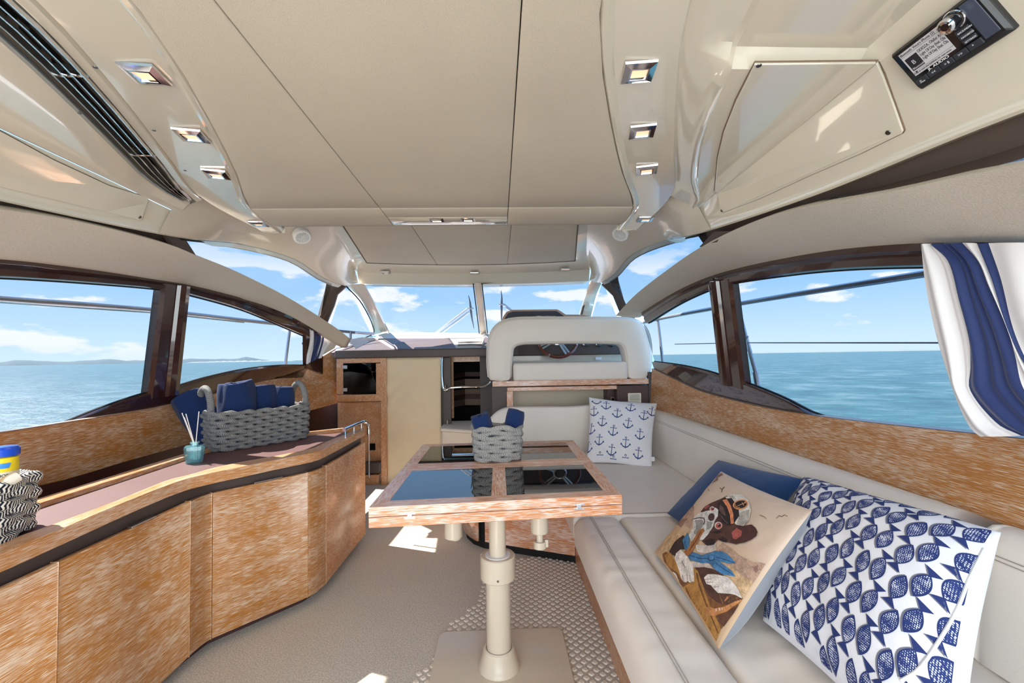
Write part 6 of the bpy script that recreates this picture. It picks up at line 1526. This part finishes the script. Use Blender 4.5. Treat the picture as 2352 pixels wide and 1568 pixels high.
DOG = [
 ('far_town', (182, 150, 128), [[(325, 255), (355, 330), (350, 400), (318, 500), (280, 480), (185, 430), (250, 330)], [(530, 690), (600, 620), (690, 680), (740, 730), (860, 790), (960, 800), (1000, 850), (880, 985), (760, 900), (650, 830)]]),
 ('town_roof', (152, 116, 102), [[(205, 380), (298, 415), (240, 490), (185, 440)], [(300, 265), (325, 258), (350, 330), (320, 320)], [(540, 45), (600, 18), (600, 42), (556, 62), (560, 84), (500, 118), (535, 76)], [(860, 830), (900, 810), (920, 850), (880, 880)]]),
 ('warm_water', (204, 170, 128), [[(95, 560), (330, 520), (300, 560), (150, 690), (92, 700), (60, 700)], [(650, 810), (760, 900), (880, 985), (780, 1100), (720, 1010), (620, 900)]]),
 ('gull', (150, 118, 92), stroke([(572, 150), (592, 164), (614, 142), (592, 164), (590, 186)], 7)+stroke([(915, 385), (938, 392), (960, 402), (974, 418)], 6)+stroke([(1060, 412), (1085, 388), (1105, 400), (1130, 382), (1154, 396)], 6)+stroke([(465, 158), (480, 170), (482, 180)], 5)),
 ('boat_hull', (124, 80, 44), [[(150, 720), (200, 800), (330, 860), (450, 830), (600, 900), (700, 1000), (778, 1110), (770, 1130), (590, 1360), (520, 1505), (400, 1350), (320, 1230), (240, 1000), (150, 870), (95, 790), (80, 720), (110, 700)]]),
 ('boat_inside', (84, 54, 40), [[(360, 835), (470, 832), (600, 890), (650, 1000), (775, 1100), (640, 1160), (560, 1140), (480, 1080), (430, 980)], [(250, 980), (300, 1160), (330, 1230), (290, 1190), (240, 1060)]]),
 ('boat_rim', (174, 124, 62), [[(345, 838), (385, 862), (420, 960), (470, 1110), (560, 1300), (585, 1370), (540, 1480), (505, 1480), (470, 1400), (380, 1320), (330, 1240), (300, 1160), (266, 1000), (330, 965), (355, 900)], [(100, 730), (150, 700), (190, 780), (250, 860), (240, 930), (210, 880), (130, 850)]]),
 ('boat_shadow', (112, 70, 40), stroke([(375, 880), (400, 990), (450, 1130), (520, 1300), (560, 1400)], 12)+stroke([(280, 1000), (330, 1150), (400, 1310)], 9)),
 ('oar', (190, 128, 78), [[(450, 1175), (530, 1188), (620, 1170), (772, 1118), (775, 1150), (640, 1212), (540, 1250), (465, 1252)], [(560, 1030), (600, 1140), (650, 1100), (640, 1080), (600, 1150)]]),
 ('lower_hull', (96, 60, 40), [[(560, 1255), (640, 1215), (745, 1160), (700, 1240), (610, 1345), (560, 1300)]]),
 ('brass', (222, 190, 170), [[(538, 1190), (550, 1188), (552, 1210), (540, 1212)], [(565, 1186), (578, 1184), (580, 1206), (568, 1208)], [(590, 1184), (598, 1182), (600, 1200), (592, 1202)]]),
 ('dark_coat', (62, 42, 36), [[(140, 700), (190, 612), (262, 558), (300, 600), (312, 680), (240, 680), (200, 740), (170, 730)]]),
 ('chest', (204, 190, 180), [[(320, 785), (480, 800), (522, 850), (440, 832), (350, 836), (330, 830)], [(365, 640), (440, 642), (540, 630), (548, 690), (450, 718), (380, 700)]]),
 ('paw', (228, 216, 206), [[(200, 715), (240, 682), (300, 745), (348, 830), (356, 958), (335, 962), (318, 968), (300, 952), (285, 966), (262, 958), (245, 935), (222, 850), (190, 765)], [(440, 925), (470, 896), (560, 900), (650, 922), (720, 1000), (776, 1112), (700, 1070), (640, 1062), (560, 1056), (520, 1015), (500, 990), (462, 980)], [(166, 870), (200, 890), (230, 980), (250, 1050), (215, 960)]]),
 ('paw_shade', (160, 142, 136), stroke([(262, 955), (255, 900)], 6)+stroke([(300, 950), (292, 890)], 6)+stroke([(325, 958), (318, 900)], 6)+stroke([(450, 940), (500, 935)], 6)+stroke([(465, 965), (520, 965)], 6)+stroke([(525, 1010), (570, 1000)], 6)+stroke([(250, 780), (280, 840)], 8)),
 ('neckerchief', (72, 124, 168), [[(255, 600), (300, 538), (318, 600), (312, 690), (280, 690)], [(280, 690), (330, 702), (420, 730), (500, 712), (530, 700), (600, 700), (660, 740), (716, 800), (650, 804), (560, 782), (620, 820), (680, 870), (712, 917), (600, 897), (540, 860), (490, 800), (420, 802), (320, 772)]]),
 ('neckerchief_fold', (40, 84, 128), stroke([(320, 735), (400, 760), (480, 760)], 9)+stroke([(540, 750), (620, 770), (700, 798)], 8)+stroke([(540, 800), (610, 850), (690, 900)], 8)+stroke([(275, 610), (290, 670)], 8)+[ell(505, 757, 30, 28)]),
 ('knot', (88, 142, 186), [ell(504, 754, 22, 20)]),
 ('dark_face', (84, 52, 44), [[(410, 362), (450, 312), (540, 268), (640, 222), (700, 300), (720, 400), (700, 470), (760, 470), (860, 560), (800, 610), (720, 640), (640, 620), (560, 600), (520, 640), (460, 648), (420, 610), (470, 540), (520, 470), (520, 380)]]),
 ('ear', (78, 44, 38), [[(690, 520), (722, 482), (790, 480), (850, 470), (885, 500), (902, 535), (890, 570), (850, 600), (790, 625), (720, 637), (668, 622)]]),
 ('inner_ear', (176, 90, 82), [[(678, 540), (720, 498), (770, 530), (760, 570), (715, 600), (690, 590)], [(440, 320), (480, 300), (490, 312), (450, 338)]]),
 ('brow', (48, 30, 28), [[(440, 610), (500, 590), (540, 600), (530, 640), (470, 652)], [(560, 600), (600, 570), (640, 600), (640, 625), (600, 618)], [(500, 540), (540, 520), (600, 530), (560, 550)]]),
 ('muzzle', (216, 210, 202), [[(350, 412), (400, 370), (470, 352), (500, 350), (540, 325), (565, 345), (560, 400), (535, 440), (520, 490), (470, 565), (430, 605), (380, 600), (330, 612), (310, 560), (345, 500), (350, 440)]]),
 ('muzzle_shade', (150, 146, 142), [[(362, 430), (430, 432), (440, 470), (410, 520), (370, 560), (350, 540), (375, 500)], [(470, 440), (515, 450), (500, 500), (460, 520)]]),
 ('nose', (78, 52, 52), [ell(505, 408, 28, 34, .3)]+stroke([(350, 422), (400, 412), (440, 416), (448, 440), (440, 470)], 8)),
 ('eye_white', (226, 214, 206), [ell(566, 480, 33, 32), ell(512, 336, 22, 20)]),
 ('iris', (190, 92, 78), [ell(568, 482, 26, 25), ell(513, 338, 16, 15)]),
 ('pupil', (22, 16, 18), [ell(573, 480, 12, 12), ell(517, 336, 8, 8)]),
 ('glint', (240, 236, 230), [ell(568, 474, 4, 4), ell(514, 332, 3, 3)]),
 ('pipe', (164, 104, 56), [[(398, 520), (440, 504), (446, 528), (392, 620), (335, 718), (302, 746), (268, 708), (308, 672), (352, 600)]]),
 ('pipe_shade', (110, 66, 38), stroke([(420, 530), (370, 620), (318, 700)], 9)),
 ('cap', (224, 218, 208), [[(625, 240), (680, 213), (760, 214), (822, 260), (847, 350), (830, 430), (782, 486), (722, 476), (690, 440), (700, 300)]]),
 ('cap_shade', (182, 176, 164), [[(748, 372), (835, 342), (826, 440), (778, 484), (720, 470), (740, 420)], [(650, 232), (690, 222), (720, 250), (690, 260)]]),
 ('peak', (42, 30, 32), [[(563, 292), (598, 256), (680, 246), (740, 330), (746, 400), (704, 462), (650, 480), (600, 442), (568, 380)]]),
 ('peak_shine', (98, 72, 66), [[(578, 300), (612, 330), (632, 400), (595, 382), (575, 350)], [(570, 385), (600, 425), (640, 465), (655, 470), (610, 420), (578, 375)]]),
 ('cap_band', (228, 142, 98), [[(600, 263), (640, 256), (672, 310), (695, 380), (700, 466), (674, 470), (666, 390), (640, 320)]]),
 ('badge', (226, 152, 98), [ell(757, 303, 66, 43, -.2)]),
 ('badge_field', (34, 26, 34), [ell(757, 303, 54, 33, -.2)]),
 ('badge_anchor', (224, 168, 110), stroke([(722, 322), (795, 288)], 5)+stroke([(770, 284), (786, 312)], 5)+stroke([(712, 300), (716, 322), (738, 334), (752, 326)], 5)+[ell(797, 287, 7, 6, 0, 10)]),
]
for k, (nm_, rgb, P) in enumerate(DOG):
    polys = []
    for q in P:
        Q = [pD.invert(1500+x*.26779, 1080+y*.26779) for x, y in q]
        Q = [(min(.985, max(.015, u)), min(.985, max(.015, v))) for u, v in Q]
        polys.append(Q)
    for q in ([[p_] for p_ in polys] if len(polys) <= 4 else [polys]): pD.decal(q, nm_, threads('thread_'+nm_, rgb), rd, .0008+.00012*k, .016)

# ================================================================ repeats share a group phrase
GROUPS = {'ceiling_light': 'square lights in the ceiling', 'cushion': 'throw cushions on the settee', 'wiper': 'windscreen wipers', 'speaker': 'round ceiling speakers',
          'rope_basket': 'braided rope baskets', 'curtain': 'striped window curtains', 'guard_rail': 'steel guard rails outside', 'side_deck': 'white side decks', 'inspection_cover': 'cream inspection covers'}
for o in list(COL.objects):
    if o.parent is None and o.get('label') and not o.get('group'):
        k = o.name.split('.')[0]
        if k in GROUPS: o['group'] = GROUPS[k]
        elif k == 'rolled_towel': o['group'] = 'towels in the table basket' if 'table' in o['label'] else 'towels in the long basket'
